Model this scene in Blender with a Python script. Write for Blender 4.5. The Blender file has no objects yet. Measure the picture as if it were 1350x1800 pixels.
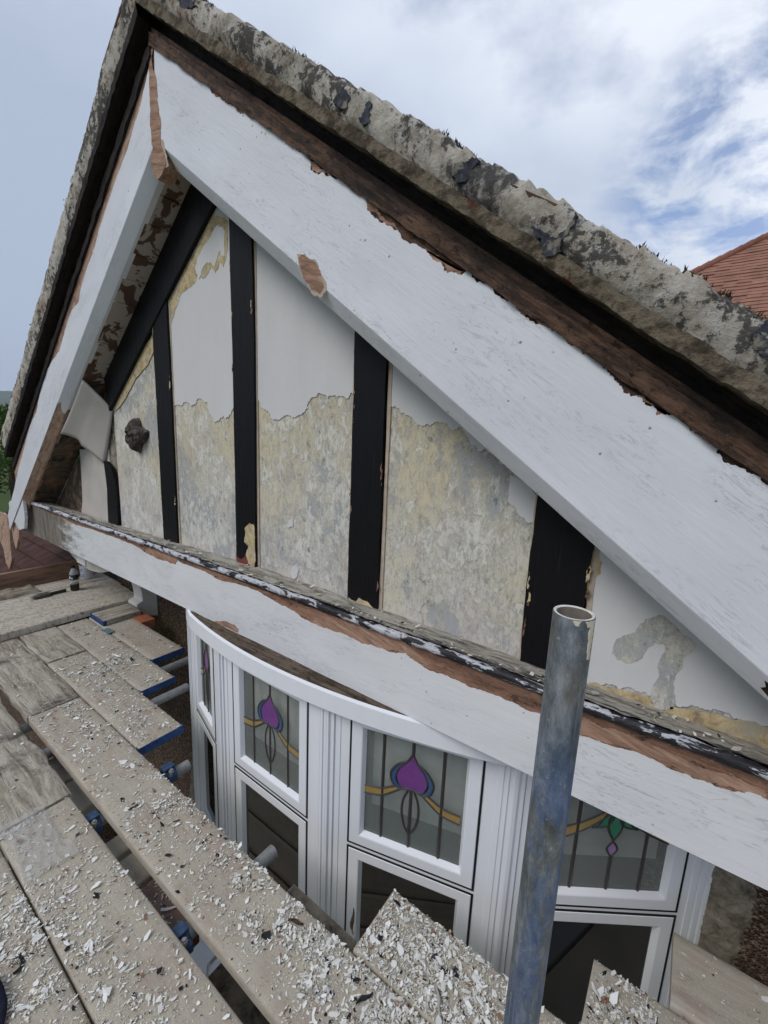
import bpy, bmesh, math, random
from mathutils import Vector, Matrix, noise

C = bpy.context.scene.collection
rnd = random.Random(7)
R = math.radians

# ------------------------------------------------------------------ camera
# The origin is the eye of the person standing on the deck; x runs along the
# house front, y into the house, z up. Deck top is z = -1.5, ground z = -5.8.
cd = bpy.data.cameras.new('camera')
cam = bpy.data.objects.new('camera', cd)
C.objects.link(cam)
rt, up, fw = Vector((0.809875, 0.585138, 0.041409)), Vector((-0.139868, 0.124068, 0.982367)), Vector((-0.569683, 0.801386, -0.182322))
cam.matrix_world = Matrix(((rt.x, up.x, -fw.x, 0), (rt.y, up.y, -fw.y, 0), (rt.z, up.z, -fw.z, 0), (0, 0, 0, 1)))
cd.sensor_fit = 'HORIZONTAL'
cd.sensor_width = 36
cd.lens = 20.1755
cd.clip_start = 0.02
cd.clip_end = 20000
bpy.context.scene.camera = cam

# ------------------------------------------------------------------ light
SUN_EL, SUN_AZ = 48, 200          # degrees; azimuth clockwise from +y: behind the viewer
world = bpy.data.worlds.new('World')
bpy.context.scene.world = world
world.use_nodes = True
sl = bpy.data.lights.new('sun', 'SUN')
sl.energy = 1.5
sl.angle = R(28)
sl.color = (1.0, 0.955, 0.89)
sun = bpy.data.objects.new('sun', sl)
C.objects.link(sun)
sd = Vector((math.sin(R(SUN_AZ)) * math.cos(R(SUN_EL)), math.cos(R(SUN_AZ)) * math.cos(R(SUN_EL)), math.sin(R(SUN_EL))))
sun.rotation_euler = (-sd).to_track_quat('-Z', 'Y').to_euler()
vs = bpy.context.scene.view_settings
vs.view_transform = 'Standard'
vs.look = 'None'
vs.exposure = 0.34
vs.gamma = 1.0
vs.use_curve_mapping = False


# ------------------------------------------------------------------ node helpers
class NT:
    def __init__(s, nt):
        s.nt = nt

    def n(s, t, **kw):
        o = s.nt.nodes.new(t)
        for k, v in kw.items():
            setattr(o, k, v)
        return o

    def put(s, sock, v):
        if hasattr(v, 'is_output'):
            s.nt.links.new(v, sock)
        elif isinstance(v, (tuple, list)):
            if len(v) == 3 and sock.type == 'RGBA':
                v = (*v, 1)
            sock.default_value = v
        else:
            sock.default_value = v

    def math(s, op, a, b=0.0, c=None, clamp=False):
        o = s.n('ShaderNodeMath', operation=op, use_clamp=clamp)
        s.put(o.inputs[0], a)
        s.put(o.inputs[1], b)
        if c is not None:
            s.put(o.inputs[2], c)
        return o.outputs[0]

    def vec(s, op, a, b=(0, 0, 0)):
        o = s.n('ShaderNodeVectorMath', operation=op)
        s.put(o.inputs[0], a)
        s.put(o.inputs[1], b)
        return o.outputs['Value'] if op == 'DOT_PRODUCT' else o.outputs[0]

    def noise(s, v, scale, detail=4, rough=0.55, dist=0.0):
        o = s.n('ShaderNodeTexNoise')
        s.put(o.inputs['Vector'], v)
        o.inputs['Scale'].default_value = scale
        o.inputs['Detail'].default_value = detail
        o.inputs['Roughness'].default_value = rough
        o.inputs['Distortion'].default_value = dist
        return o.outputs['Fac']

    def voro(s, v, scale, feature='F1', out='Distance', rand=1.0):
        o = s.n('ShaderNodeTexVoronoi', feature=feature)
        s.put(o.inputs['Vector'], v)
        o.inputs['Scale'].default_value = scale
        o.inputs['Randomness'].default_value = rand
        return o.outputs[out]

    def ramp(s, f, stops, mode='LINEAR'):
        o = s.n('ShaderNodeValToRGB')
        o.color_ramp.interpolation = mode
        e = o.color_ramp.elements
        while len(e) < len(stops):
            e.new(0.5)
        for i, (p, c) in enumerate(stops):
            e[i].position = p
            e[i].color = (c, c, c, 1) if isinstance(c, (int, float)) else (*c, 1)
        s.put(o.inputs[0], f)
        return o.outputs[0]

    def mix(s, f, a, b, mode='MIX'):
        o = s.n('ShaderNodeMix', data_type='RGBA', blend_type=mode)
        s.put(o.inputs[0], f)
        s.put(o.inputs[6], a)
        s.put(o.inputs[7], b)
        return o.outputs[2]

    def obj(s, scale=(1, 1, 1), rot=None, loc=None, rand=False):
        t = s.n('ShaderNodeTexCoord').outputs['Object']
        if rand:
            oi = s.n('ShaderNodeObjectInfo').outputs['Random']
            cx = s.n('ShaderNodeCombineXYZ')
            s.put(cx.inputs[0], s.math('MULTIPLY', oi, 37.0))
            s.put(cx.inputs[1], s.math('MULTIPLY', oi, 91.0))
            s.put(cx.inputs[2], s.math('MULTIPLY', oi, 53.0))
            t = s.vec('ADD', t, cx.outputs[0])
        if rot:
            m = s.n('ShaderNodeMapping')
            m.inputs['Rotation'].default_value = rot
            s.put(m.inputs['Vector'], t)
            t = m.outputs[0]
        m = s.n('ShaderNodeMapping')
        m.inputs['Scale'].default_value = scale
        if loc:
            m.inputs['Location'].default_value = loc
        s.put(m.inputs['Vector'], t)
        return m.outputs[0]

    def bump(s, h, strength=0.3, dist=0.01, normal=None):
        o = s.n('ShaderNodeBump')
        o.inputs['Strength'].default_value = strength
        o.inputs['Distance'].default_value = dist
        s.put(o.inputs['Height'], h)
        if normal is not None:
            s.put(o.inputs['Normal'], normal)
        return o.outputs[0]


def material(name, fn, rough=0.7, spec=0.4):
    m = bpy.data.materials.new(name)
    m.use_nodes = True
    b = m.node_tree.nodes['Principled BSDF']
    b.inputs['Roughness'].default_value = rough
    b.inputs['Specular IOR Level'].default_value = spec
    k = NT(m.node_tree)
    fn(k, b)
    return m


def flat(name, col, rough=0.7, spec=0.4, var=0.08, sc=40):
    def f(k, b):
        v = k.noise(k.obj(), sc, 5)
        k.put(b.inputs['Base Color'], k.mix(v, tuple(c * (1 - var * 2) for c in col), tuple(min(1, c * (1 + var * 2)) for c in col)))
        k.put(b.inputs['Normal'], k.bump(v, 0.15, 0.004))
    return material(name, f, rough, spec)


# ------------------------------------------------------------------ materials
def white_paint(name, ang, base=(0.74, 0.75, 0.80), dirt=0.5, grime=False):
    def f(k, b):
        g = k.noise(k.obj((3.5, 42, 42), (0, R(ang), 0)), 1.6, 9, 0.68, 0.5)
        big = k.noise(k.obj((1.2, 3, 3), (0, R(ang), 0)), 1.5, 5)
        col = k.mix(k.ramp(big, [(0.34, 0.0), (0.66, 1.0)]), tuple(c * 0.88 for c in base), base)
        thin = k.ramp(k.noise(k.obj((2.5, 30, 30), (0, R(ang), 0), loc=(2, 5, 3)), 1.6, 10, 0.75), [(0.56, 0.0), (0.64, 1.0)])
        col = k.mix(k.math('MULTIPLY', thin, 0.16), col, (0.60, 0.59, 0.57))
        cn = k.math('ABSOLUTE', k.math('SUBTRACT', k.noise(k.obj((5, 34, 34), (0, R(ang), 0)), 1.2, 7, 0.62, 1.2), 0.5))
        crack = k.ramp(cn, [(0.006, 1.0), (0.016, 0.0)])
        where = k.ramp(k.noise(k.obj((1, 2.5, 2.5), (0, R(ang), 0)), 3.0, 5, 0.65), [(0.46, 0.0), (0.58, 1.0)])
        col = k.mix(k.math('MULTIPLY', k.math('MULTIPLY', crack, where), 0.45), col, (0.30, 0.30, 0.32))
        sp = k.voro(k.obj(), 34)
        sel = k.ramp(k.noise(k.obj(), 9.0, 2), [(0.56, 0.0), (0.62, 1.0)])
        spk = k.math('MULTIPLY', k.ramp(sp, [(0.09, 1.0), (0.14, 0.0)]), sel)
        col = k.mix(k.math('MULTIPLY', spk, 0.75), col, (0.10, 0.09, 0.085))
        st = k.ramp(k.noise(k.obj((3, 3, 3)), 1.0, 6, 0.6), [(0.52, 0.0), (0.75, 1.0)])
        col = k.mix(k.math('MULTIPLY', st, 0.22 * dirt), col, (0.55, 0.50, 0.42))
        if grime:
            sx = k.n('ShaderNodeSeparateXYZ')
            k.put(sx.inputs[0], k.obj())
            gm = k.math('ADD', k.math('MULTIPLY', k.math('ADD', sx.outputs[0], 3.42), -1.6), k.math('MULTIPLY', k.math('SUBTRACT', k.noise(k.obj((2, 8, 8)), 3.0, 9, 0.72), 0.5), 2.2))
            gcol = k.ramp(k.noise(k.obj((14, 14, 3), loc=(2, 2, 2)), 1.5, 9, 0.7, 0.5), [(0.34, (0.055, 0.043, 0.036)), (0.48, (0.13, 0.10, 0.08)), (0.62, (0.25, 0.195, 0.15))])
            col = k.mix(k.ramp(gm, [(0.0, 0.0), (0.45, 0.92)]), col, gcol)
        k.put(b.inputs['Base Color'], col)
        h = k.math('SUBTRACT', g, k.math('MULTIPLY', k.math('MULTIPLY', crack, where), 0.8))
        h = k.math('SUBTRACT', h, k.math('MULTIPLY', spk, 0.8))
        h = k.math('ADD', h, k.math('MULTIPLY', k.noise(k.obj((1.2, 9, 9), (0, R(ang), 0)), 4.0, 8, 0.7), 0.8))
        k.put(b.inputs['Normal'], k.bump(h, 0.30, 0.004))
        k.put(b.inputs['Roughness'], k.math('ADD', 0.34, k.math('MULTIPLY', g, 0.25)))
    return material(name, f, 0.42, 0.45)


def bare_wood(name, ang, cols, sc=1.0):
    def f(k, b):
        cr = k.noise(k.obj((8, 20, 20), (0, R(ang), 0)), 2.0, 11, 0.78, 0.5)
        v = k.obj((2.0, 34, 34), (0, R(ang), 0))
        g = k.noise(v, 1.3 * sc, 9, 0.62, 0.6)
        n2 = k.noise(k.obj((3, 9, 9), (0, R(ang), 0)), 1.4, 5)
        f1 = k.math('ADD', k.math('MULTIPLY', g, 0.6), k.math('MULTIPLY', n2, 0.4))
        st = [(0.30 + 0.4 * i / (len(cols) - 1), c) for i, c in enumerate(cols)]
        f1 = k.math('ADD', f1, k.math('MULTIPLY', k.math('SUBTRACT', cr, 0.5), 0.55))
        col = k.ramp(f1, st)
        fl = k.noise(k.obj((10, 22, 22), (0, R(ang), 0), loc=(3, 3, 3)), 2.2, 10, 0.76)
        col = k.mix(k.ramp(fl, [(0.62, 0.0), (0.66, 0.55)]), col, tuple(min(1, c * 2.6 + 0.02) for c in cols[2]))
        col = k.mix(k.ramp(fl, [(0.39, 0.9), (0.46, 0.0)]), col, cols[0])
        k.put(b.inputs['Base Color'], col)
        k.put(b.inputs['Normal'], k.bump(k.math('ADD', g, cr), 0.85, 0.009))
    return material(name, f, 0.8, 0.25)


WHITE_R = white_paint('white_gloss_right', -36)
WHITE_L = white_paint('white_gloss_left', 38)
WHITE_H = white_paint('white_gloss_beam', 0, (0.72, 0.73, 0.75), 0.8, True)
DARKWOOD = [(0.009, 0.007, 0.006), (0.026, 0.018, 0.014), (0.065, 0.038, 0.027), (0.15, 0.085, 0.055), (0.05, 0.042, 0.026)]
WOOD_R = bare_wood('weathered_wood_right', -36, DARKWOOD)
WOOD_L = bare_wood('stripped_wood_left', 38, [(0.17, 0.10, 0.075), (0.36, 0.23, 0.17), (0.50, 0.34, 0.255), (0.42, 0.28, 0.205)])
WOOD_H = bare_wood('weathered_wood_beam', 0, [(0.05, 0.03, 0.022), (0.20, 0.11, 0.075), (0.34, 0.19, 0.13), (0.25, 0.16, 0.11)])
WOOD_D = bare_wood('rotten_shaded_wood', -36, [(0.008, 0.007, 0.007), (0.022, 0.017, 0.015), (0.05, 0.036, 0.028), (0.02, 0.016, 0.014)])  # near black, with the shade under the verge put into the colour
WOOD_DL = bare_wood('rotten_shaded_wood_left', 38, [(0.006, 0.005, 0.006), (0.014, 0.011, 0.011), (0.03, 0.02, 0.018), (0.012, 0.01, 0.01)])  # darker still: shade of the left verge is in the colour
WOOD_T = bare_wood('grey_ribbed_wood', 0, [(0.022, 0.016, 0.013), (0.07, 0.048, 0.033), (0.15, 0.115, 0.085), (0.05, 0.036, 0.026)], 1.5)


def f_filler(k, b):
    g = k.noise(k.obj((6, 40, 40), (0, R(-15), 0)), 1.6, 10, 0.72, 0.6)
    m = k.noise(k.obj(), 12, 8, 0.7)
    col = k.ramp(g, [(0.32, (0.15, 0.085, 0.06)), (0.46, (0.31, 0.185, 0.13)), (0.58, (0.42, 0.265, 0.195)), (0.70, (0.50, 0.36, 0.28))])
    col = k.mix(k.ramp(m, [(0.52, 0.0), (0.64, 0.7)]), col, (0.25, 0.165, 0.12))
    k.put(b.inputs['Base Color'], col)
    k.put(b.inputs['Normal'], k.bump(g, 0.7, 0.006))


FILLER = material('pink_brown_bare_wood', f_filler, 0.88, 0.15)


def f_black(k, b):
    g = k.noise(k.obj((60, 60, 2.5)), 1.3, 8, 0.6)
    s = k.ramp(k.noise(k.obj((90, 90, 3.5)), 1.0, 6, 0.7), [(0.62, 0.0), (0.72, 1.0)])
    k.put(b.inputs['Base Color'], k.mix(k.math('MULTIPLY', s, 0.5), (0.0045, 0.0042, 0.006), (0.060, 0.056, 0.062)))
    k.put(b.inputs['Roughness'], k.math('ADD', 0.38, k.math('MULTIPLY', g, 0.3)))
    k.put(b.inputs['Normal'], k.bump(g, 0.6, 0.006))


BLACK = material('black_timber_paint', f_black, 0.42, 0.22)


def f_plaster(k, b):
    v = k.obj()
    n1 = k.noise(v, 2.6, 9, 0.66, 0.6)
    sep = k.n('ShaderNodeSeparateXYZ')
    k.put(sep.inputs[0], v)
    hz = k.math('ADD', k.math('MULTIPLY', k.math('ADD', sep.outputs[2], 0.62), 1.25), k.math('MULTIPLY', k.math('SUBTRACT', n1, 0.5), 2.4))
    worn = k.ramp(hz, [(0.05, (0.58, 0.555, 0.525)), (0.34, (0.60, 0.57, 0.48)), (0.80, (0.60, 0.535, 0.385))])
    # torn layers: sharp-edged islands of blue-grey and off-white paint
    n2 = k.noise(k.obj((1, 1, 0.7), loc=(5, 2, 1)), 9, 12, 0.80, 0.4)
    reg = k.noise(k.obj(loc=(8, 3, 2)), 2.2, 4, 0.6)
    blue = k.ramp(k.math('ADD', n2, k.math('MULTIPLY', k.math('SUBTRACT', reg, 0.5), 0.75)), [(0.51, 0.0), (0.59, 0.75)])
    col = k.mix(blue, worn, (0.325, 0.355, 0.40))
    n5 = k.noise(k.obj((1, 1, 0.6), loc=(3, 7, 2)), 21, 12, 0.82, 0.5)
    pale = k.ramp(k.math('ADD', n5, k.math('MULTIPLY', k.math('SUBTRACT', n1, 0.5), -0.5)), [(0.49, 0.0), (0.54, 0.80)])
    col = k.mix(pale, col, (0.69, 0.67, 0.61))
    # hairline edges of the torn layers
    wl = k.math('ABSOLUTE', k.math('SUBTRACT', k.noise(k.obj((1, 1, 0.6), loc=(1, 1, 9)), 24, 8, 0.72, 0.8), 0.5))
    col = k.mix(k.math('MULTIPLY', k.ramp(wl, [(0.0, 0.5), (0.022, 0.0)]), 1.0), col, (0.34, 0.31, 0.26))
    fine = k.noise(k.obj((1, 1, 0.4), loc=(2, 2, 6)), 70, 8, 0.78)
    col = k.mix(k.ramp(fine, [(0.39, 0.50), (0.47, 0.0)]), col, (0.27, 0.255, 0.23))
    n3 = k.noise(k.obj((1, 1, 0.6), loc=(9, 1, 4)), 32, 10, 0.74)
    where = k.ramp(k.noise(k.obj(loc=(6, 1, 3)), 3.0, 6, 0.65), [(0.46, 0.0), (0.58, 1.0)])
    spk = k.math('MULTIPLY', k.ramp(n3, [(0.585, 0.0), (0.62, 1.0)]), where)
    col = k.mix(k.math('MULTIPLY', spk, 0.70), col, (0.135, 0.15, 0.17))
    run = k.ramp(k.noise(k.obj((24, 24, 1.6)), 1.0, 8, 0.7), [(0.54, 0.0), (0.70, 1.0)])
    col = k.mix(k.math('MULTIPLY', run, 0.30), col, (0.36, 0.29, 0.21))
    pk = k.ramp(k.noise(k.obj((3, 3, 2), loc=(1, 6, 8)), 2.2, 9, 0.7), [(0.52, 0.0), (0.66, 1.0)])
    col = k.mix(k.math('MULTIPLY', pk, 0.38), col, (0.47, 0.385, 0.345))
    k.put(b.inputs['Base Color'], col)
    h = k.math('ADD', k.math('MULTIPLY', n3, 0.5), k.math('ADD', k.math('MULTIPLY', pale, 0.5), k.math('MULTIPLY', blue, -0.4)))
    k.put(b.inputs['Normal'], k.bump(h, 0.6, 0.005))


OLD_PLASTER = material('patchy_old_render', f_plaster, 0.85, 0.2)


def f_newplaster(k, b):
    n = k.noise(k.obj((4, 4, 1.2)), 2.0, 7, 0.6)
    k.put(b.inputs['Base Color'], k.mix(n, (0.56, 0.55, 0.545), (0.66, 0.655, 0.66)))
    k.put(b.inputs['Normal'], k.bump(k.noise(k.obj(), 60, 6), 0.18, 0.004))


NEW_PLASTER = material('white_masonry_paint', f_newplaster, 0.7, 0.3)


def f_cream(k, b):
    n = k.noise(k.obj(), 30, 10, 0.74, 0.4)
    m = k.noise(k.obj(loc=(4, 4, 1)), 8, 6, 0.65)
    col = k.ramp(n, [(0.36, (0.26, 0.20, 0.14)), (0.46, (0.46, 0.36, 0.20)), (0.56, (0.56, 0.455, 0.27)), (0.68, (0.64, 0.58, 0.47))])
    col = k.mix(k.ramp(m, [(0.50, 0.0), (0.62, 0.8)]), col, (0.40, 0.37, 0.31))
    k.put(b.inputs['Base Color'], col)
    k.put(b.inputs['Normal'], k.bump(n, 0.6, 0.005))


CREAM = material('cream_undercoat', f_cream, 0.85, 0.15)
BEIGE = flat('beige_caulk', (0.46, 0.38, 0.30), 0.8, 0.2, 0.2, 30)


def f_sill(k, b):
    n = k.noise(k.obj((4, 16, 16)), 1.6, 10, 0.7, 0.7)
    m = k.noise(k.obj((5, 20, 20), loc=(4, 4, 4)), 1.7, 9, 0.7, 0.5)
    col = k.ramp(n, [(0.30, (0.07, 0.066, 0.062)), (0.42, (0.20, 0.185, 0.16)), (0.50, (0.36, 0.335, 0.29)), (0.58, (0.45, 0.43, 0.38)), (0.70, (0.30, 0.28, 0.25))])
    sep = k.n('ShaderNodeSeparateXYZ')
    k.put(sep.inputs[0], k.obj())
    front = k.ramp(k.math('SUBTRACT', 1.235, sep.outputs[1]), [(0.0, 0.0), (0.10, 0.10)])     # black paint survives towards the nosing
    blk = k.ramp(k.math('ADD', m, front), [(0.60, 0.0), (0.66, 0.92)])
    col = k.mix(blk, col, (0.018, 0.018, 0.024))
    col = k.mix(k.ramp(k.noise(k.obj(loc=(2, 8, 1)), 14, 6, 0.7), [(0.66, 0.0), (0.70, 0.8)]), col, (0.13, 0.05, 0.035))
    col = k.mix(k.ramp(k.noise(k.obj(loc=(5, 3, 1)), 60, 4, 0.7), [(0.62, 0.0), (0.68, 0.6)]), col, (0.58, 0.57, 0.53))
    k.put(b.inputs['Base Color'], col)
    k.put(b.inputs['Normal'], k.bump(k.math('ADD', n, m), 0.9, 0.012))


SILL = material('flaking_sill_paint', f_sill, 0.7, 0.3)


def f_nose(k, b):
    n = k.noise(k.obj((3, 10, 10)), 2.4, 8, 0.66, 0.4)
    m = k.noise(k.obj((10, 20, 20), loc=(4, 4, 4)), 2.6, 8, 0.7)
    sp_ = k.n('ShaderNodeSeparateXYZ')
    k.put(sp_.inputs[0], k.obj())
    n = k.math('ADD', n, k.math('MULTIPLY', k.math('ADD', sp_.outputs[0], 1.2), -0.030))     # more of the white has gone towards the right
    col = k.ramp(n, [(0.44, (0.011, 0.011, 0.016)), (0.50, (0.018, 0.017, 0.022)), (0.515, (0.42, 0.43, 0.47)), (0.62, (0.52, 0.53, 0.57)), (0.66, (0.10, 0.08, 0.07))])
    col = k.mix(k.ramp(m, [(0.58, 0.0), (0.62, 0.9)]), col, (0.02, 0.016, 0.018))
    col = k.mix(k.ramp(k.noise(k.obj(loc=(2, 8, 1)), 16, 6, 0.7), [(0.63, 0.0), (0.67, 0.9)]), col, (0.16, 0.045, 0.035))
    k.put(b.inputs['Base Color'], col)
    k.put(b.inputs['Normal'], k.bump(n, 0.9, 0.01))


NOSE = material('flaking_black_and_white_nosing', f_nose, 0.5, 0.4)


def f_mortar(k, b):
    v = k.obj()
    n1 = k.noise(v, 9, 12, 0.76, 0.3)
    n2 = k.noise(k.obj(loc=(3, 3, 3)), 40, 9, 0.76)
    n3 = k.noise(k.obj(loc=(7, 1, 3)), 3.2, 7, 0.65)
    n4 = k.noise(k.obj(loc=(1, 9, 5)), 18, 10, 0.78)
    reg = k.noise(k.obj(loc=(9, 4, 7)), 4.5, 5, 0.62)
    col = k.ramp(n1, [(0.34, (0.21, 0.185, 0.15)), (0.46, (0.46, 0.415, 0.35)), (0.56, (0.62, 0.575, 0.50)), (0.68, (0.72, 0.685, 0.63))])
    col = k.mix(k.ramp(n3, [(0.54, 0.0), (0.66, 0.65)]), col, (0.36, 0.215, 0.14))
    col = k.mix(k.ramp(n4, [(0.53, 0.0), (0.57, 0.8)]), col, (0.62, 0.60, 0.56))
    dk = k.math('ADD', n2, k.math('MULTIPLY', k.math('SUBTRACT', reg, 0.5), 0.9))
    col = k.mix(k.ramp(dk, [(0.54, 0.0), (0.60, 0.85)]), col, (0.040, 0.040, 0.040))
    col = k.mix(k.ramp(k.noise(k.obj(loc=(8, 2, 6)), 3.0, 7, 0.72), [(0.60, 0.0), (0.65, 0.85)]), col, (0.035, 0.036, 0.046))
    k.put(b.inputs['Base Color'], col)
    k.put(b.inputs['Normal'], k.bump(k.math('ADD', n1, n2), 1.0, 0.014))


MORTAR = material('lichened_verge_mortar', f_mortar, 0.95, 0.1)


def f_under(k, b):
    n1 = k.noise(k.obj((6, 10, 10)), 2.4, 11, 0.74)
    n2 = k.noise(k.obj(), 46, 8, 0.75)
    col = k.ramp(n1, [(0.34, (0.032, 0.026, 0.02)), (0.46, (0.105, 0.083, 0.06)), (0.56, (0.23, 0.19, 0.14)), (0.68, (0.14, 0.125, 0.085))])
    col = k.mix(k.ramp(n2, [(0.54, 0.0), (0.62, 0.8)]), col, (0.05, 0.046, 0.035))
    col = k.mix(k.ramp(k.noise(k.obj(loc=(3, 1, 1)), 5, 8, 0.72), [(0.58, 0.0), (0.63, 0.9)]), col, (0.12, 0.03, 0.024))
    k.put(b.inputs['Base Color'], col)
    k.put(b.inputs['Normal'], k.bump(n2, 1.0, 0.010))


UNDER = material('mossy_undercloak', f_under, 0.95, 0.1)


def f_slate(k, b):
    n = k.noise(k.obj(), 46, 10, 0.76)
    m = k.noise(k.obj(loc=(3, 1, 2)), 16, 8, 0.72)
    col = k.ramp(n, [(0.38, (0.016, 0.017, 0.024)), (0.52, (0.045, 0.048, 0.066)), (0.66, (0.09, 0.09, 0.10))])
    col = k.mix(k.ramp(m, [(0.54, 0.0), (0.62, 0.8)]), col, (0.28, 0.25, 0.20))
    k.put(b.inputs['Base Color'], col)
    k.put(b.inputs['Normal'], k.bump(n, 0.8, 0.008))


SLATE = material('blue_black_tile', f_slate, 0.8, 0.25)
MOSS = flat('dark_moss', (0.042, 0.046, 0.026), 0.95, 0.1, 0.4, 60)


def f_redtile(k, b):
    oi = k.noise(k.obj(), 3.0, 4)
    n = k.noise(k.obj(), 22, 6, 0.7)
    col = k.ramp(oi, [(0.35, (0.13, 0.055, 0.04)), (0.55, (0.23, 0.095, 0.065)), (0.70, (0.17, 0.085, 0.065))])
    col = k.mix(k.ramp(n, [(0.58, 0.0), (0.70, 0.7)]), col, (0.05, 0.045, 0.04))
    k.put(b.inputs['Base Color'], col)
    k.put(b.inputs['Normal'], k.bump(n, 0.4, 0.01))


REDTILE = material('red_clay_tile', f_redtile, 0.85, 0.2)
PALETILE = flat('pale_clay_tile', (0.25, 0.125, 0.09), 0.85, 0.2, 0.28, 5)  # lighter, browner clay for the neighbouring roof
OLDTILE = flat('old_brown_tile', (0.10, 0.060, 0.048), 0.9, 0.15, 0.4, 22)
BRICK = flat('orange_brick', (0.36, 0.13, 0.07), 0.9, 0.1, 0.25, 30)


def f_pebble(k, b):
    v = k.obj()
    c = k.voro(v, 120, out='Color')
    d = k.voro(v, 120)
    s = k.n('ShaderNodeSeparateColor')
    k.put(s.inputs[0], c)
    col = k.ramp(s.outputs[0], [(0.0, (0.045, 0.026, 0.018)), (0.4, (0.10, 0.06, 0.04)), (0.75, (0.18, 0.115, 0.08)), (0.93, (0.30, 0.24, 0.18))])
    n = k.noise(v, 4, 5)
    col = k.mix(k.ramp(n, [(0.45, 0.0), (0.7, 0.5)]), col, (0.055, 0.035, 0.026))
    k.put(b.inputs['Base Color'], col)
    h = k.ramp(d, [(0.0, 1.0), (0.65, 0.0)])
    k.put(b.inputs['Normal'], k.bump(h, 1.0, 0.012))


PEBBLE = material('brown_pebbledash', f_pebble, 0.85, 0.25)


def f_cement(k, b):
    n = k.noise(k.obj(), 14, 9, 0.72, 0.4)
    col = k.ramp(n, [(0.35, (0.10, 0.085, 0.065)), (0.5, (0.26, 0.225, 0.175)), (0.65, (0.36, 0.32, 0.26))])
    k.put(b.inputs['Base Color'], col)
    k.put(b.inputs['Normal'], k.bump(n, 1.0, 0.02))


CEMENT = material('rough_cement', f_cement, 0.95, 0.1)


def f_upvc(k, b):
    n = k.noise(k.obj((18, 18, 2)), 1.5, 5)
    k.put(b.inputs['Base Color'], k.mix(n, (0.70, 0.715, 0.76), (0.76, 0.775, 0.81)))


UPVC = material('white_window_plastic', f_upvc, 0.28, 0.5)
GASKET = flat('black_gasket', (0.008, 0.008, 0.009), 0.6, 0.3, 0.05)
BRIGHTENER = flat('brightener_white', (0.88, 0.92, 0.86), 0.9, 0.1, 0.05, 6)  # for the pale panels added behind the upper panes to lighten them
LEAD = flat('lead_came', (0.035, 0.032, 0.03), 0.45, 0.5, 0.1)


def f_obscure(k, b):
    n = k.noise(k.obj(), 42, 4, 0.6)
    big = k.noise(k.obj((1, 1, 2.2)), 2.4, 4)
    k.put(b.inputs['Base Color'], k.ramp(big, [(0.3, (0.19, 0.21, 0.20)), (0.7, (0.28, 0.305, 0.285))]))
    k.put(b.inputs['Alpha'], k.ramp(big, [(0.3, 0.50), (0.7, 0.34)]))
    k.put(b.inputs['Normal'], k.bump(n, 0.25, 0.006))


OBSCURE = material('obscured_glass', f_obscure, 0.16, 0.7)


def f_dark(k, b):
    k.put(b.inputs['Base Color'], (0.004, 0.0045, 0.004))
    k.put(b.inputs['Normal'], k.bump(k.noise(k.obj(), 2.0, 2), 0.02, 0.01))


DARKPANE = material('dark_room_glass', f_dark, 0.02, 0.5)  # opaque near-black: darkness of the unlit room put into the glass colour


def stain(name, col):
    def f(k, b):
        n = k.noise(k.obj(), 30, 5)
        k.put(b.inputs['Base Color'], k.mix(n, tuple(c * 0.6 for c in col), col))
        k.put(b.inputs['Normal'], k.bump(n, 0.2, 0.004))
    return material(name, f, 0.2, 0.6)


PURPLE = stain('purple_glass', (0.20, 0.065, 0.27))
MAUVE = stain('mauve_glass', (0.34, 0.20, 0.40))
BLUEG = stain('blue_glass', (0.05, 0.105, 0.25))
AMBER = stain('amber_glass', (0.40, 0.265, 0.085))
GREENG = stain('green_glass', (0.02, 0.26, 0.14))


def f_board(k, b):
    v = k.obj((1, 1, 1), rand=True)
    g = k.noise(k.obj((2, 26, 26), rand=True), 1.7, 8, 0.62, 0.5)
    n1 = k.noise(v, 5, 7, 0.62)
    n2 = k.noise(v, 42, 7, 0.7)
    oi = k.n('ShaderNodeObjectInfo').outputs['Random']
    tone = k.mix(oi, (0.36, 0.305, 0.25), (0.40, 0.355, 0.295))
    col = k.mix(k.ramp(g, [(0.38, 0.0), (0.62, 0.55)]), tone, (0.24, 0.19, 0.155))
    col = k.mix(k.ramp(n1, [(0.44, 0.0), (0.62, 0.8)]), col, (0.40, 0.365, 0.295))
    col = k.mix(k.ramp(n1, [(0.30, 0.7), (0.44, 0.0)]), col, (0.30, 0.225, 0.19))
    col = k.mix(k.ramp(n2, [(0.62, 0.0), (0.70, 0.65)]), col, (0.50, 0.47, 0.40))
    col = k.mix(k.ramp(n2, [(0.29, 0.5), (0.36, 0.0)]), col, (0.09, 0.075, 0.065))
    dust = k.noise(k.obj((1, 1.6, 1), rand=True, loc=(4, 4, 4)), 11, 10, 0.76)
    col = k.mix(k.ramp(dust, [(0.42, 0.0), (0.60, 0.70)]), col, (0.40, 0.375, 0.315))
    crumbs = k.voro(v, 210)
    cm = k.ramp(k.noise(v, 7, 6, 0.7), [(0.48, 0.0), (0.62, 1.0)])
    col = k.mix(k.math('MULTIPLY', k.ramp(crumbs, [(0.16, 0.8), (0.26, 0.0)]), cm), col, (0.56, 0.54, 0.47))
    k.put(b.inputs['Base Color'], col)
    k.put(b.inputs['Normal'], k.bump(k.math('ADD', k.math('MULTIPLY', g, 0.7), n2), 0.5, 0.006))


BOARD = material('dusty_scaffold_board', f_board, 0.88, 0.15)


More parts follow.
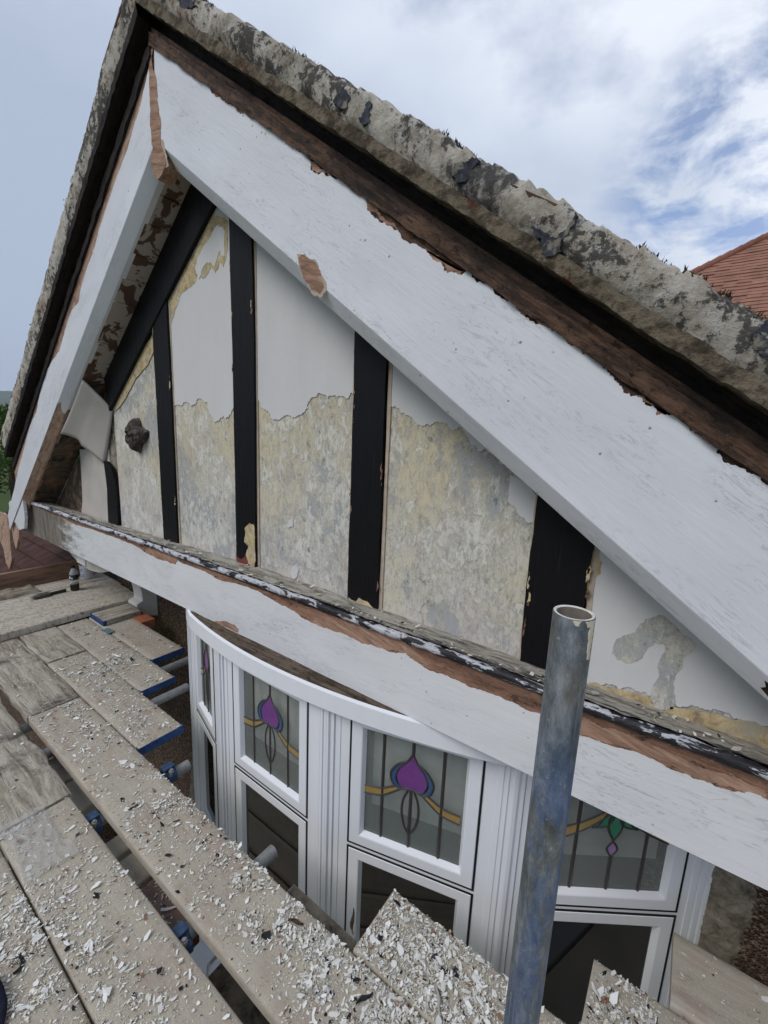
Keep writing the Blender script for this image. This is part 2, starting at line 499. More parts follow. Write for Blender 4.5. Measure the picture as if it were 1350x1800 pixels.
def f_old(k, b):
    v = k.obj((1, 1, 1), rand=True)
    g = k.noise(k.obj((2.5, 20, 20), rand=True), 1.5, 9, 0.66, 1.0)
    n1 = k.noise(v, 3.4, 9, 0.66, 0.5)
    n2 = k.noise(v, 26, 8, 0.72)
    col = k.ramp(g, [(0.32, (0.13, 0.11, 0.09)), (0.46, (0.31, 0.275, 0.23)), (0.60, (0.45, 0.415, 0.355)), (0.72, (0.36, 0.335, 0.26))])
    col = k.mix(k.ramp(n1, [(0.54, 0.0), (0.68, 0.85)]), col, (0.05, 0.045, 0.038))
    col = k.mix(k.ramp(n1, [(0.30, 0.6), (0.42, 0.0)]), col, (0.30, 0.28, 0.17))
    col = k.mix(k.ramp(n2, [(0.60, 0.0), (0.70, 0.5)]), col, (0.45, 0.43, 0.38))
    k.put(b.inputs['Base Color'], col)
    k.put(b.inputs['Normal'], k.bump(k.math('ADD', g, n2), 0.9, 0.012))


OLDBOARD = material('weathered_grey_board', f_old, 0.92, 0.12)
PALEBOARD = bare_wood('pale_plank', 90, [(0.20, 0.17, 0.14), (0.44, 0.395, 0.335), (0.55, 0.50, 0.43), (0.40, 0.355, 0.295)])


def f_toe(k, b):
    g = k.noise(k.obj((14, 2, 14)), 1.5, 8, 0.62)
    n = k.noise(k.obj(), 4, 7, 0.65)
    col = k.ramp(g, [(0.32, (0.12, 0.07, 0.05)), (0.5, (0.25, 0.155, 0.105)), (0.68, (0.33, 0.23, 0.16))])
    col = k.mix(k.ramp(n, [(0.55, 0.0), (0.66, 0.8)]), col, (0.36, 0.31, 0.26))
    k.put(b.inputs['Base Color'], col)
    k.put(b.inputs['Normal'], k.bump(g, 0.6, 0.008))


TOE = material('brown_toe_board', f_toe, 0.88, 0.15)
BAND = flat('blue_band_paint', (0.020, 0.058, 0.165), 0.6, 0.3, 0.5, 40)
COUPLER = flat('blue_coupler_paint', (0.025, 0.055, 0.115), 0.6, 0.4, 0.5, 60)


def f_pole(k, b):
    n1 = k.noise(k.obj((1, 1, 0.35)), 34, 12, 0.78, 0.3)
    n2 = k.noise(k.obj((1, 1, 0.30), loc=(4, 2, 1)), 24, 12, 0.78)
    fine = k.noise(k.obj(loc=(2, 2, 2)), 140, 6, 0.7)
    v = k.obj()
    sep = k.n('ShaderNodeSeparateXYZ')
    k.put(sep.inputs[0], v)
    col = k.ramp(n1, [(0.36, (0.055, 0.062, 0.062)), (0.5, (0.15, 0.165, 0.17)), (0.62, (0.29, 0.305, 0.315))])
    z = sep.outputs[2]
    band = k.ramp(k.math('ADD', k.math('MULTIPLY', z, 1.0), 1.0), [(0.25, 0.75), (0.50, 1.0), (0.57, 0.85), (0.68, 0.10)])
    side = k.math('ADD', k.math('MULTIPLY', sep.outputs[0], 6.0), 1.02)   # more blue on the right flank
    bl = k.math('MULTIPLY', k.ramp(n2, [(0.44, 0.0), (0.51, 1.0)]), k.math('MULTIPLY', band, k.math('MINIMUM', side, 1.0)))
    col = k.mix(k.math('MULTIPLY', bl, 0.85), col, (0.022, 0.12, 0.38))
    col = k.mix(k.ramp(k.noise(k.obj((1, 1, 0.4), loc=(8, 3, 1)), 18, 5), [(0.60, 0.0), (0.68, 0.6)]), col, (0.14, 0.115, 0.085))
    col = k.mix(k.ramp(fine, [(0.62, 0.0), (0.68, 0.7)]), col, (0.45, 0.46, 0.46))
    scr = k.noise(k.obj((60, 60, 2.0), loc=(1, 3, 2)), 1.3, 6, 0.7)
    col = k.mix(k.ramp(scr, [(0.60, 0.0), (0.66, 0.45)]), col, (0.38, 0.40, 0.41))
    col = k.mix(k.ramp(scr, [(0.33, 0.5), (0.40, 0.0)]), col, (0.04, 0.042, 0.045))
    spl = k.noise(k.obj((1, 1, 0.6), loc=(6, 6, 1)), 30, 8, 0.75)
    col = k.mix(k.ramp(spl, [(0.64, 0.0), (0.67, 0.7)]), col, (0.36, 0.32, 0.26))
    k.put(b.inputs['Base Color'], col)
    k.put(b.inputs['Metallic'], 0.35)
    k.put(b.inputs['Roughness'], k.math('ADD', 0.38, k.math('MULTIPLY', n1, 0.35)))
    k.put(b.inputs['Normal'], k.bump(k.math('ADD', n1, fine), 0.25, 0.003))


POLE = material('galvanised_steel', f_pole, 0.5, 0.5)
STEEL = flat('dull_steel', (0.20, 0.205, 0.21), 0.5, 0.5, 0.3, 40)
RIM = flat('bright_cut_rim', (0.55, 0.54, 0.50), 0.4, 0.5, 0.2, 80)
SPLASH = flat('cream_paint_splash', (0.66, 0.58, 0.45), 0.6, 0.3, 0.1, 80)


def f_soffit(k, b):
    n = k.noise(k.obj((5, 5, 5)), 1.6, 6, 0.6, 0.6)
    col = k.ramp(n, [(0.50, (0.42, 0.37, 0.33)), (0.52, (0.40, 0.35, 0.31)), (0.53, (0.12, 0.065, 0.05)), (0.66, (0.10, 0.055, 0.045))])
    k.put(b.inputs['Base Color'], col)
    k.put(b.inputs['Normal'], k.bump(n, 0.5, 0.006))


SOFFIT = material('peeling_soffit_paint', f_soffit, 0.75, 0.25)


def f_rot(k, b):
    n = k.noise(k.obj((3, 3, 3)), 2.2, 9, 0.68, 1.4)
    g = k.noise(k.obj((4, 18, 18)), 1.5, 8, 0.65, 0.8)
    col = k.ramp(n, [(0.36, (0.03, 0.028, 0.025)), (0.48, (0.10, 0.085, 0.07)), (0.58, (0.21, 0.12, 0.075)), (0.70, (0.33, 0.25, 0.19))])
    k.put(b.inputs['Base Color'], col)
    k.put(b.inputs['Normal'], k.bump(k.math('ADD', n, g), 0.9, 0.012))


ROT = material('rotten_stained_wood', f_rot, 0.9, 0.15)


GRIME = flat('grimy_bare_end', (0.135, 0.108, 0.088), 0.9, 0.15, 0.3, 6)
COVE = flat('grimy_white_paint', (0.47, 0.435, 0.40), 0.75, 0.25, 0.10, 7)
STUB = bare_wood('weathered_stub', 30, [(0.012, 0.010, 0.010), (0.05, 0.042, 0.04), (0.13, 0.105, 0.095), (0.03, 0.026, 0.026)], 0.8)


def f_grass(k, b):
    n = k.noise(k.obj(), 0.06, 8, 0.6)
    n2 = k.noise(k.obj(), 3, 6, 0.7)
    col = k.ramp(n, [(0.35, (0.035, 0.06, 0.02)), (0.55, (0.06, 0.085, 0.03)), (0.7, (0.09, 0.10, 0.045))])
    k.put(b.inputs['Base Color'], k.mix(k.math('MULTIPLY', n2, 0.5), col, (0.03, 0.045, 0.015)))
    k.put(b.inputs['Normal'], k.bump(n2, 0.6, 0.05))


GRASS = material('meadow', f_grass, 0.95, 0.1)


def f_hill(k, b):
    n = k.noise(k.obj((1, 1, 2)), 0.012, 9, 0.66)
    k.put(b.inputs['Base Color'], k.ramp(n, [(0.38, (0.02, 0.035, 0.015)), (0.52, (0.04, 0.065, 0.03)), (0.66, (0.075, 0.095, 0.045))]))


HILL = material('wooded_hillside', f_hill, 1.0, 0.0)
LEAF = flat('tree_leaf', (0.075, 0.135, 0.030), 0.7, 0.3, 0.3, 1.5)
BARK = flat('tree_bark', (0.07, 0.055, 0.04), 0.9, 0.1, 0.3, 14)
PAVE = flat('concrete_path', (0.22, 0.205, 0.185), 0.9, 0.1, 0.15, 3)


# ------------------------------------------------------------------ mesh helpers
def set_props(o, label=None, cat=None, group=None, kind=None):
    if label: o['label'] = label
    if cat: o['category'] = cat
    if group: o['group'] = group
    if kind: o['kind'] = kind
    return o


def link(name, me, mats, parent=None, smooth=None, bevel=0.0, **kw):
    o = bpy.data.objects.new(name, me)
    C.objects.link(o)
    for m in (mats if isinstance(mats, (list, tuple)) else [mats]):
        me.materials.append(m)
    if smooth is not None:
        for p in me.polygons:
            p.use_smooth = True
        me.set_sharp_from_angle(angle=R(smooth))
    if bevel:
        md = o.modifiers.new('bevel', 'BEVEL')
        md.width = bevel
        md.segments = 2
        md.limit_method = 'ANGLE'
        md.angle_limit = R(40)
    if parent is not None:
        o.parent = parent
        o.matrix_parent_inverse = world_of(parent).inverted()
    return set_props(o, **kw)


def world_of(o):
    m = o.matrix_basis.copy()
    if o.parent:
        m = world_of(o.parent) @ o.matrix_parent_inverse @ m
    return m


def empty(name, loc, **kw):
    o = bpy.data.objects.new(name, None)
    C.objects.link(o)
    o.location = loc
    o.empty_display_size = 0.1
    return set_props(o, **kw)


class MB:
    """collects faces, then becomes one mesh"""
    def __init__(s):
        s.v, s.f, s.m = [], [], []

    def add(s, vs, fs, mi=0):
        b = len(s.v)
        s.v += [tuple(p) for p in vs]
        for f in fs:
            s.f.append([b + i for i in f])
            s.m.append(mi)

    def box(s, x0, x1, y0, y1, z0, z1, mi=0, fn=None):
        p = [(x, y, z) for z in (z0, z1) for y in (y0, y1) for x in (x0, x1)]
        if fn: p = [fn(*q) for q in p]
        s.add(p, [(0, 2, 3, 1), (4, 5, 7, 6), (0, 1, 5, 4), (2, 6, 7, 3), (0, 4, 6, 2), (1, 3, 7, 5)], mi)

    def prism(s, pts, a, b, fn, mi=0):
        """closed outline pts (2-D) swept from depth a to depth b; fn(u, v, depth) -> xyz"""
        n = len(pts)
        s.add([fn(u, v, a) for u, v in pts] + [fn(u, v, b) for u, v in pts],
              [list(range(n)), list(range(2 * n - 1, n - 1, -1))] + [(i, i + n, (i + 1) % n + n, (i + 1) % n) for i in range(n)], mi)

    def sweep(s, prof, path, mi=0, closed=False, caps=True):
        """prof: list of (a, b); path: list of functions (a, b) -> xyz"""
        n = len(prof)
        vs = [p(a, b) for p in path for a, b in prof]
        fs = []
        for i in range(len(path) - 1):
            for j in range(n if closed else n - 1):
                k = (j + 1) % n
                fs.append((i * n + j, i * n + k, (i + 1) * n + k, (i + 1) * n + j))
        if closed and caps:
            fs.append(list(range(n)))
            fs.append([(len(path) - 1) * n + j for j in reversed(range(n))])
        s.add(vs, fs, mi)

    def tube(s, p0, p1, r, seg=12, mi=0, caps=True):
        p0, p1 = Vector(p0), Vector(p1)
        d = (p1 - p0).normalized()
        a = d.orthogonal().normalized()
        b = d.cross(a)
        vs = [p + (a * math.cos(t) + b * math.sin(t)) * r for p in (p0, p1) for t in [2 * math.pi * i / seg for i in range(seg)]]
        fs = [(i, (i + 1) % seg, (i + 1) % seg + seg, i + seg) for i in range(seg)]
        if caps: fs += [list(range(seg - 1, -1, -1)), list(range(seg, 2 * seg))]
        s.add(vs, fs, mi)

    def lathe(s, prof, c, seg=20, mi=0):
        n = len(prof)
        vs = [(c[0] + r * math.cos(t), c[1] + r * math.sin(t), c[2] + z) for t in [2 * math.pi * i / seg for i in range(seg)] for r, z in prof]
        fs = []
        for i in range(seg):
            j = (i + 1) % seg
            for q in range(n - 1):
                fs.append((i * n + q, j * n + q, j * n + q + 1, i * n + q + 1))
        s.add(vs, fs, mi)

    def mesh(s, name, fix=True):
        me = bpy.data.meshes.new(name)
        me.from_pydata(s.v, [], s.f)
        me.polygons.foreach_set('material_index', s.m)
        if fix:
            bm = bmesh.new()
            bm.from_mesh(me)
            bmesh.ops.recalc_face_normals(bm, faces=bm.faces)
            bm.to_mesh(me)
            bm.free()
        me.update()
        return me

    def build(s, name, mats, parent=None, fix=True, **kw):
        return link(name, s.mesh(name, fix), mats, parent, **kw)


XZ = lambda u, v, d: (u, d, v)          # outline drawn on the house front


def rag(pts, amp, n=3, rng=None):
    """roughen an open polyline by repeated midpoint displacement"""
    rng = rng or rnd
    for _ in range(n):
        out = [pts[0]]
        for a, b in zip(pts, pts[1:]):
            dx, dz = b[0] - a[0], b[1] - a[1]
            L = math.hypot(dx, dz) or 1e-6
            o = rng.uniform(-1, 1) * min(amp, L * 0.30)
            out += [((a[0] + b[0]) / 2 - dz / L * o, (a[1] + b[1]) / 2 + dx / L * o), b]
        pts = out
        amp *= 0.6
    return pts


def ragc(pts, amp, n=3):
    return rag(pts + [pts[0]], amp, n)[:-1]


def noise3(x, y, z, s=1.0, o=4):
    return noise.fractal(Vector((x * s, y * s, z * s)), 0.9, 2.0, o)


# ------------------------------------------------------------------ the setting
def grid_mesh(x0, x1, y0, y1, nx, ny, fn):
    m = MB()
    vs = [fn(x0 + (x1 - x0) * i / nx, y0 + (y1 - y0) * j / ny) for j in range(ny + 1) for i in range(nx + 1)]
    m.add(vs, [(j * (nx + 1) + i, j * (nx + 1) + i + 1, (j + 1) * (nx + 1) + i + 1, (j + 1) * (nx + 1) + i) for j in range(ny) for i in range(nx)])
    return m


GZ = -5.8
m = grid_mesh(-4000, 4000, -4000, 4000, 60, 60, lambda x, y: (x, y, GZ))
m.build('ground', GRASS, fix=False, kind='structure')
m = MB()
m.box(-7, 6, -3.2, 1.6, GZ + 0.004, GZ + 0.06)
m.build('path', PAVE, kind='structure')
# the wooded ridge far off beyond the left eaves
m = MB()
NH, NR = 160, 14
vs, fs = [], []
for i in range(NH + 1):
    a = R(-150) + R(130) * i / NH
    prof = 150 + 60 * noise3(i * 0.07, 3.1, 0) + 14 * noise3(i * 0.6, 9, 0)
    for j in range(NR + 1):
        t = j / NR
        d = 2400 + 1300 * t
        vs.append((math.sin(a) * d, math.cos(a) * d, GZ - 1 + prof * math.sin(t * math.pi / 2) + 6 * noise3(i * 0.5, j * 0.5, 2)))
for i in range(NH):
    for j in range(NR):
        k = i * (NR + 1) + j
        fs.append((k, k + NR + 1, k + NR + 2, k + 1))
m.add(vs, fs)
m.build('hills', HILL, fix=False, smooth=60, kind='structure')

# the hazy air
m = MB()
m.box(-4100, 4100, -4100, 4100, GZ - 1.0, 320)
hz = bpy.data.materials.new('haze_air')
hz.use_nodes = True
hz.node_tree.nodes.clear()
hv = hz.node_tree.nodes.new('ShaderNodeVolumePrincipled')
ho = hz.node_tree.nodes.new('ShaderNodeOutputMaterial')
hv.inputs['Color'].default_value = (0.74, 0.83, 0.95, 1)
hv.inputs['Density'].default_value = 0.00016
hv.inputs['Anisotropy'].default_value = 0.0
hz.node_tree.links.new(hv.outputs[0], ho.inputs['Volume'])
m.build('haze', hz, kind='stuff')

# ------------------------------------------------------------------ sky
k = NT(world.node_tree)
bg = world.node_tree.nodes['Background']
sky = k.n('ShaderNodeTexSky', sky_type='NISHITA')
sky.sun_disc = False
sky.sun_elevation = R(SUN_EL)
sky.sun_rotation = R(SUN_AZ)
d = k.n('ShaderNodeTexCoord').outputs['Generated']
sep = k.n('ShaderNodeSeparateXYZ')
k.put(sep.inputs[0], d)
den = k.math('ADD', k.math('MAXIMUM', sep.outputs[2], 0.0), 0.22)
cx = k.n('ShaderNodeCombineXYZ')
k.put(cx.inputs[0], k.math('DIVIDE', sep.outputs[0], den))
k.put(cx.inputs[1], k.math('DIVIDE', sep.outputs[1], den))
p = cx.outputs[0]
c1 = k.noise(k.vec('ADD', p, (3.3, 1.7, 0.0)), 0.8, 6, 0.45, 0.2)
c2 = k.noise(k.vec('ADD', p, (7.1, 4.2, 0.0)), 2.2, 6, 0.50, 0.0)
bright = k.math('ADD', k.math('MULTIPLY', c1, 0.78), k.math('MULTIPLY', c2, 0.22))
side = k.vec('DOT_PRODUCT', d, (0.55, 0.70, 0.46))          # cloud is thinner and brighter towards +x
bright = k.math('ADD', bright, k.math('SUBTRACT', k.math('MULTIPLY', k.math('SUBTRACT', side, 0.55), 0.36), 0.02))
cloud = k.ramp(bright, [(0.30, (0.36, 0.425, 0.545)), (0.40, (0.43, 0.49, 0.605)), (0.48, (0.54, 0.60, 0.705)), (0.60, (0.74, 0.78, 0.86)), (0.72, (0.90, 0.925, 0.97))])
cloud10 = k.vec('MULTIPLY', cloud, (10.0, 10.0, 10.0))
hole = k.vec('DOT_PRODUCT', d, (-0.004, 0.912, 0.410))
hm = k.math('MULTIPLY', k.ramp(hole, [(0.976, 0.0), (0.993, 1.0)]), k.ramp(k.noise(k.vec('ADD', p, (1.0, 2.0, 0.0)), 5.0, 8, 0.62, 0.3), [(0.42, 0.0), (0.60, 1.0)]))
scat = k.ramp(k.noise(k.vec('ADD', p, (11.0, 5.0, 0.0)), 1.1, 7, 0.6), [(0.64, 0.0), (0.74, 0.6)])
mask = k.math('MAXIMUM', hm, scat)
blue = k.vec('MULTIPLY', sky.outputs[0], (0.75, 0.95, 1.25))
k.put(bg.inputs['Color'], k.mix(k.math('MULTIPLY', mask, 0.75), cloud10, blue))
bg.inputs['Strength'].default_value = 0.1

# ------------------------------------------------------------------ the house
house = empty('house', (-2.0, 1.7, GZ), label='white gabled house front with black timbers, peeling paint and leaded bow window', cat='house')

SR, SL = -0.73, 0.78                 # slopes of the two verges (rise over run)
LOW_R, LOW_L = -0.31, 2.722          # lower front edge of the bargeboards: z = c + slope * x
XA = (LOW_R - LOW_L) / (SL - SR)     # apex
YF, YCH, YB = 1.075, 1.115, 1.14     # bargeboard front, chamfer back, back
X_R, X_L = 0.72, -4.42               # ends of the slopes
zr = lambda x, c: c + SR * x
zl = lambda x, c: c + SL * x


def apex_x(dr):                      # where lines offset dr above each lower edge meet
    return (LOW_R - LOW_L) / (SL - SR)


# --- main walls
m = MB()
m.box(-4.25, 3.6, 1.70, 8.0, GZ, -0.96)
m.build('wall', PEBBLE, house)
m = grid_mesh(-4.2, -1.55, -4.2, -0.97, 210, 250, lambda x, z: (x, 1.682 - 0.004 * abs(noise3(x, z, 0, 70, 2)) - 0.003 * noise3(x, z, 4, 8, 2), z))
m.build('pebbledash', PEBBLE, house, fix=False, smooth=60)
m = grid_mesh(0.30, 1.5, -3.0, -0.97, 130, 200, lambda x, z: (x, 1.682 - 0.004 * abs(noise3(x, z, 0, 70, 2)) - 0.003 * noise3(x, z, 4, 8, 2), z))
m.build('pebbledash', PEBBLE, house, fix=False, smooth=60)
m = grid_mesh(0.236, 0.40, -3.0, -0.97, 50, 300, lambda x, z: (x, 1.672 - 0.008 * abs(noise3(x, z, 3, 26, 4)) + max(0, x - 0.325 + 0.03 * noise3(z, 1, 3, 5, 4)) * 0.35, z))
m.build('cement_strip', CEMENT, house, fix=False, smooth=60)
# jetty underside and gable backing
m = MB()
m.box(-4.4, 1.3, 1.245, 1.70, -0.955, -0.935)
m.build('jetty_soffit', WOOD_D, house)
pts = [(-3.19, -0.93), (0.74, -0.93), (XA, zr(XA, -0.39)), (-3.19, zl(-3.19, 2.64))]
m = MB()
m.prism(pts, 1.275, 1.33, XZ)
m.build('gable_backing', CEMENT, house)

SAG = [(-4.6, -0.055), (-3.24, -0.049), (-2.4, -0.022), (-1.5, 0.002), (-0.98, -0.008), (-0.35, -0.027), (0.1, -0.042), (0.7, -0.060)]


def sag(x):
    for (a, za), (b, zb) in zip(SAG, SAG[1:]):
        if x <= b: return za + (zb - za) * max(0.0, (x - a) / (b - a))
    return SAG[-1][1]


zback = lambda x: -0.655 + 0.7 * sag(x)


# --- render panels between the posts
POSTS = [(-3.187, -3.030), (-2.458, -2.307), (-1.765, -1.616), (-1.046, -0.899), (-0.350, -0.189), (0.36, 0.42)]
YP, YW = 1.245, 1.262
top = lambda x, o=0.0: min(zr(x, -0.372 + o), zl(x, 2.662 + o))
edges = [(POSTS[i][1], POSTS[i + 1][0]) for i in range(5)]
for a, b in edges:
    a, b = a + 0.001, b - 0.001
    t = [(b, top(b)), (a, top(a))]
    if a < XA < b: t = [(b, top(b)), (XA, top(XA)), (a, top(a))]
    m = MB()
    m.prism([(a, -0.73), (b, -0.73)] + t, YW, 1.274, XZ)
    m.build('plaster_panel', OLD_PLASTER, house)


def sheet(name, mat, outline, y, parent, thick=0.003, amp=0.006, n=3, raw=False):
    m = MB()
    m.prism(outline if raw else ragc(outline, amp, n), y - thick, y, XZ)
    return m.build(name, mat, parent)


panels = [o for o in house.children if o.name.startswith('plaster_panel')]
# fresh white masonry paint: upper parts of the panels, ragged lower edges
def fresh(panel, low, left, right):
    a, b = left + 0.002, right - 0.002
    low = rag([(a, low[0][1])] + low[1:-1] + [(b, low[-1][1])], 0.016, 4)
    t = [(b, top(b) - 0.002), (a, top(a) - 0.002)]
    if a < XA < b: t = [(b, top(b) - 0.002), (XA, top(XA) - 0.002), (a, top(a) - 0.002)]
    return sheet('fresh_paint', NEW_PLASTER, low + t, YW - 0.0005, panel, raw=True)


fresh(panels[1], [(-2.3238, 0.0960), (-2.2719, 0.1018), (-2.1722, 0.1130), (-2.1367, 0.0900), (-2.0669, 0.1290), (-2.0033, 0.1092), (-1.9586, 0.0409), (-1.9122, 0.0198), (-1.8646, 0.0474), (-1.8197, 0.0401), (-1.7821, 0.1054)], POSTS[1][1], POSTS[2][0])
fresh(panels[2], [(-1.6201, 0.1244), (-1.5969, 0.1095), (-1.5250, 0.0610), (-1.4698, 0.0330), (-1.3816, 0.0415), (-1.3146, 0.0651), (-1.2828, 0.1098), (-1.2207, 0.1374), (-1.1460, 0.1299), (-1.0831, 0.1188), (-1.0617, 0.1389)], POSTS[2][1], POSTS[3][0])
fresh(panels[3], [(-0.8952, 0.1072), (-0.8797, 0.0879), (-0.8288, 0.0671), (-0.7835, 0.0375), (-0.7029, 0.0391), (-0.6563, 0.0258), (-0.5885, -0.0021), (-0.5323, -0.0395), (-0.4742, -0.0787), (-0.3754, -0.1288)], POSTS[3][1], POSTS[4][0])
fresh(panels[4], [(-0.1660, -0.6705), (-0.1221, -0.6670), (-0.0676, -0.6534), (-0.0141, -0.6548), (0.0122, -0.6601), (0.0604, -0.6521), (0.1173, -0.6426), (0.1612, -0.6412), (0.2026, -0.6371), (0.2224, -0.6337), (0.2903, -0.6357)], POSTS[4][1], POSTS[5][0])
sheet('fresh_paint', NEW_PLASTER, [(-0.4414, -0.1100), (-0.4409, -0.1873), (-0.4129, -0.2061), (-0.3987, -0.2282), (-0.3752, -0.2435), (-0.3545, -0.2352), (-0.3525, -0.1761), (-0.3835, -0.1297)], YW - 0.0005, panels[3], amp=0.004)
# a white flake or two left on the panels, and bare patches where the fresh paint came away
sheet('bare_patch', OLD_PLASTER, [(-0.1115, -0.5685), (-0.1097, -0.5377), (-0.0914, -0.5084), (-0.0644, -0.4899), (-0.0587, -0.4640), (-0.0480, -0.4465), (-0.0190, -0.4286), (-0.0032, -0.4362), (0.0345, -0.4659), (0.0621, -0.4796), (0.0585, -0.5037), (0.0477, -0.5183), (0.0458, -0.5470), (0.0327, -0.5916), (0.0369, -0.6219), (0.0467, -0.6581), (0.0296, -0.6771), (0.0029, -0.6857), (-0.0095, -0.6412), (0.0011, -0.5960), (-0.0053, -0.5581), (0.0019, -0.5283), (-0.0029, -0.5016), (-0.0213, -0.5046), (-0.0392, -0.5429), (-0.0493, -0.5661), (-0.0714, -0.5808), (-0.0975, -0.5803)], YW - 0.0037, panels[4], 0.0012, 0.004)
sheet('bare_patch', CREAM, [(0.0189, -0.6819), (0.0433, -0.6596), (0.0781, -0.6507), (0.1178, -0.6456), (0.1712, -0.6366), (0.2226, -0.6351), (0.2729, -0.6444), (0.2804, -0.6917), (0.2310, -0.6892), (0.1794, -0.6909), (0.1244, -0.6913), (0.0664, -0.6947)], YW - 0.0037, panels[4], 0.0012, 0.006)
sheet('bare_patch', CREAM, [(-0.1584, -0.6710), (-0.1219, -0.6687), (-0.0667, -0.6599), (-0.0137, -0.6579), (0.0055, -0.6862), (-0.0083, -0.6991), (-0.0614, -0.7022), (-0.1174, -0.7055), (-0.1552, -0.7108)], YW - 0.0037, panels[4], 0.0012, 0.005)
sheet('bare_patch', CREAM, [(-0.1950, -0.2899), (-0.1784, -0.2979), (-0.1654, -0.3240), (-0.1660, -0.3531), (-0.1787, -0.3658), (-0.1821, -0.4094), (-0.1878, -0.4477), (-0.2001, -0.3808), (-0.1987, -0.3312)], YW - 0.0037, panels[4], 0.0012, 0.003)
sheet('paint_flake_patch', NEW_PLASTER, [(-1.3825, -0.6028), (-1.3536, -0.5886), (-1.3391, -0.6114), (-1.3496, -0.6426), (-1.3786, -0.6600), (-1.3898, -0.6361)], YW - 0.0005, panels[2], 0.003, 0.004, 5)
sheet('paint_flake_patch', NEW_PLASTER, [(-1.4050, -0.3949), (-1.3762, -0.3854), (-1.3760, -0.4208), (-1.4086, -0.4287)], YW - 0.0005, panels[2], 0.003, 0.004, 5)
# cream undercoat showing below the rafter and round the peak
sheet('bare_patch', CREAM, [(-3.0835, 0.0618), (-2.5356, 0.4386), (-2.4831, 0.4637), (-2.4659, 0.3977), (-2.5496, 0.3191), (-2.7039, 0.2481), (-2.8472, 0.1371), (-2.9875, 0.0623)], YW - 0.0037, panels[0], 0.0012, 0.006)
sheet('bare_patch', CREAM, [(-1.9151, 0.9305), (-1.7905, 0.8751), (-1.7952, 0.7583), (-1.8315, 0.6953), (-1.8648, 0.7198), (-1.8929, 0.6817), (-1.9270, 0.7114), (-1.9750, 0.6705), (-2.0297, 0.6990), (-2.0807, 0.6617), (-2.1952, 0.6262), (-2.2923, 0.5024), (-2.3415, 0.5772), (-2.2896, 0.6525)], YW - 0.0037, panels[1], 0.0012, 0.010, 4)
sheet('bare_patch', NEW_PLASTER, [(-1.8747, 0.8709), (-1.8087, 0.8340), (-1.8213, 0.7355), (-1.8538, 0.7694), (-1.9005, 0.7069), (-1.9528, 0.7352), (-2.0218, 0.6729), (-2.0514, 0.7325), (-1.9665, 0.8147)], YW - 0.005, panels[1], 0.0012, 0.010, 4)

# --- posts, painted black, standing on the sill
def post(a, b, zb, tops):
    rgn = random.Random(int(a * 1000))
    left = rag([(a, zb), (a, tops[0])], 0.006, 6, rgn)
    right = rag([(b, tops[1]), (b, zb - 0.008)], 0.006, 6, rgn)
    bot = rag([(b, zb - 0.008), (a, zb)], 0.006, 3, rgn)[1:-1]
    m = MB()
    m.prism(left + right + bot, YP, YW + 0.004, XZ)
    return m.build('post', BLACK, house)


p1 = None
PO = []
for i, (a, b) in enumerate(POSTS):
    if i == 0:
        m = MB()
        outer = [(-3.1895, -0.2647), (-3.1706, -0.4533), (-3.1952, -0.6994)]
        inner = [(-3.0481, -0.6835), (-3.0296, -0.5128), (-3.0417, -0.3831), (-3.0859, -0.3016), (-3.1475, -0.2691)]
        m.prism(rag([(p_[0], p_[1] - (0.03 if q_ == 2 else 0)) for q_, p_ in enumerate(outer)], 0.003, 3) + rag([(p_[0], p_[1] - (0.03 if q_ == 0 else 0)) for q_, p_ in enumerate(inner)], 0.003, 3), YP, YW + 0.004, XZ)
        PO.append(m.build('post', BLACK, house))
        continue
    PO.append(post(a, b, zback((a + b) / 2) + 0.004, (top(a) - 0.004, top(b) - 0.004)))
# scraped patch at the foot of the middle post
sheet('bare_patch', CREAM, [(-1.6922, -0.4750), (-1.6572, -0.4473), (-1.6237, -0.4474), (-1.6167, -0.5089), (-1.6147, -0.6189), (-1.6240, -0.6573), (-1.6708, -0.6450), (-1.6871, -0.6058), (-1.6643, -0.5591), (-1.6984, -0.5431), (-1.6888, -0.5078)], YP - 0.0006, PO[2], 0.0015, 0.004, 4)
sheet('bare_patch', flat('red_primer', (0.17, 0.045, 0.035), 0.8, 0.2, 0.3, 40), [(-1.7590, -0.6292), (-1.7233, -0.6391), (-1.6872, -0.6087), (-1.6708, -0.6450), (-1.6155, -0.6554), (-1.6116, -0.6714), (-1.6888, -0.6660), (-1.7600, -0.6584)], YP - 0.0006, PO[2], 0.001, 0.003, 3)
sheet('bare_patch', CREAM, [(-1.0404, -0.6497), (-1.0049, -0.6591), (-0.9885, -0.6382), (-0.9462, -0.6407), (-0.9179, -0.6582), (-0.8928, -0.6739), (-0.9587, -0.6744), (-1.0277, -0.6749)], YP - 0.0006, PO[3], 0.0015, 0.003, 3)
for i in (1, 2, 3, 4):
    a, b = POSTS[i]
    q_ = random.Random(40 + i)
    for _ in range(9):
        zc = q_.uniform(-0.60, top((a + b) / 2) - 0.12)
        on_left = q_.random() < 0.5
        xc = (a + q_.uniform(0.0, 0.008)) if on_left else (b - q_.uniform(0.0, 0.008))
        w, h = q_.uniform(0.002, 0.006), q_.uniform(0.006, 0.028)
        sheet('paint_chip', CREAM if q_.random() < 0.5 else WOOD_H, [(xc - w, zc - h), (xc + w * 0.6, zc - h * 0.5), (xc + w, zc + h * 0.4), (xc - w * 0.2, zc + h)], YP - 0.0004, PO[i], 0.0008, 0.003, 3)
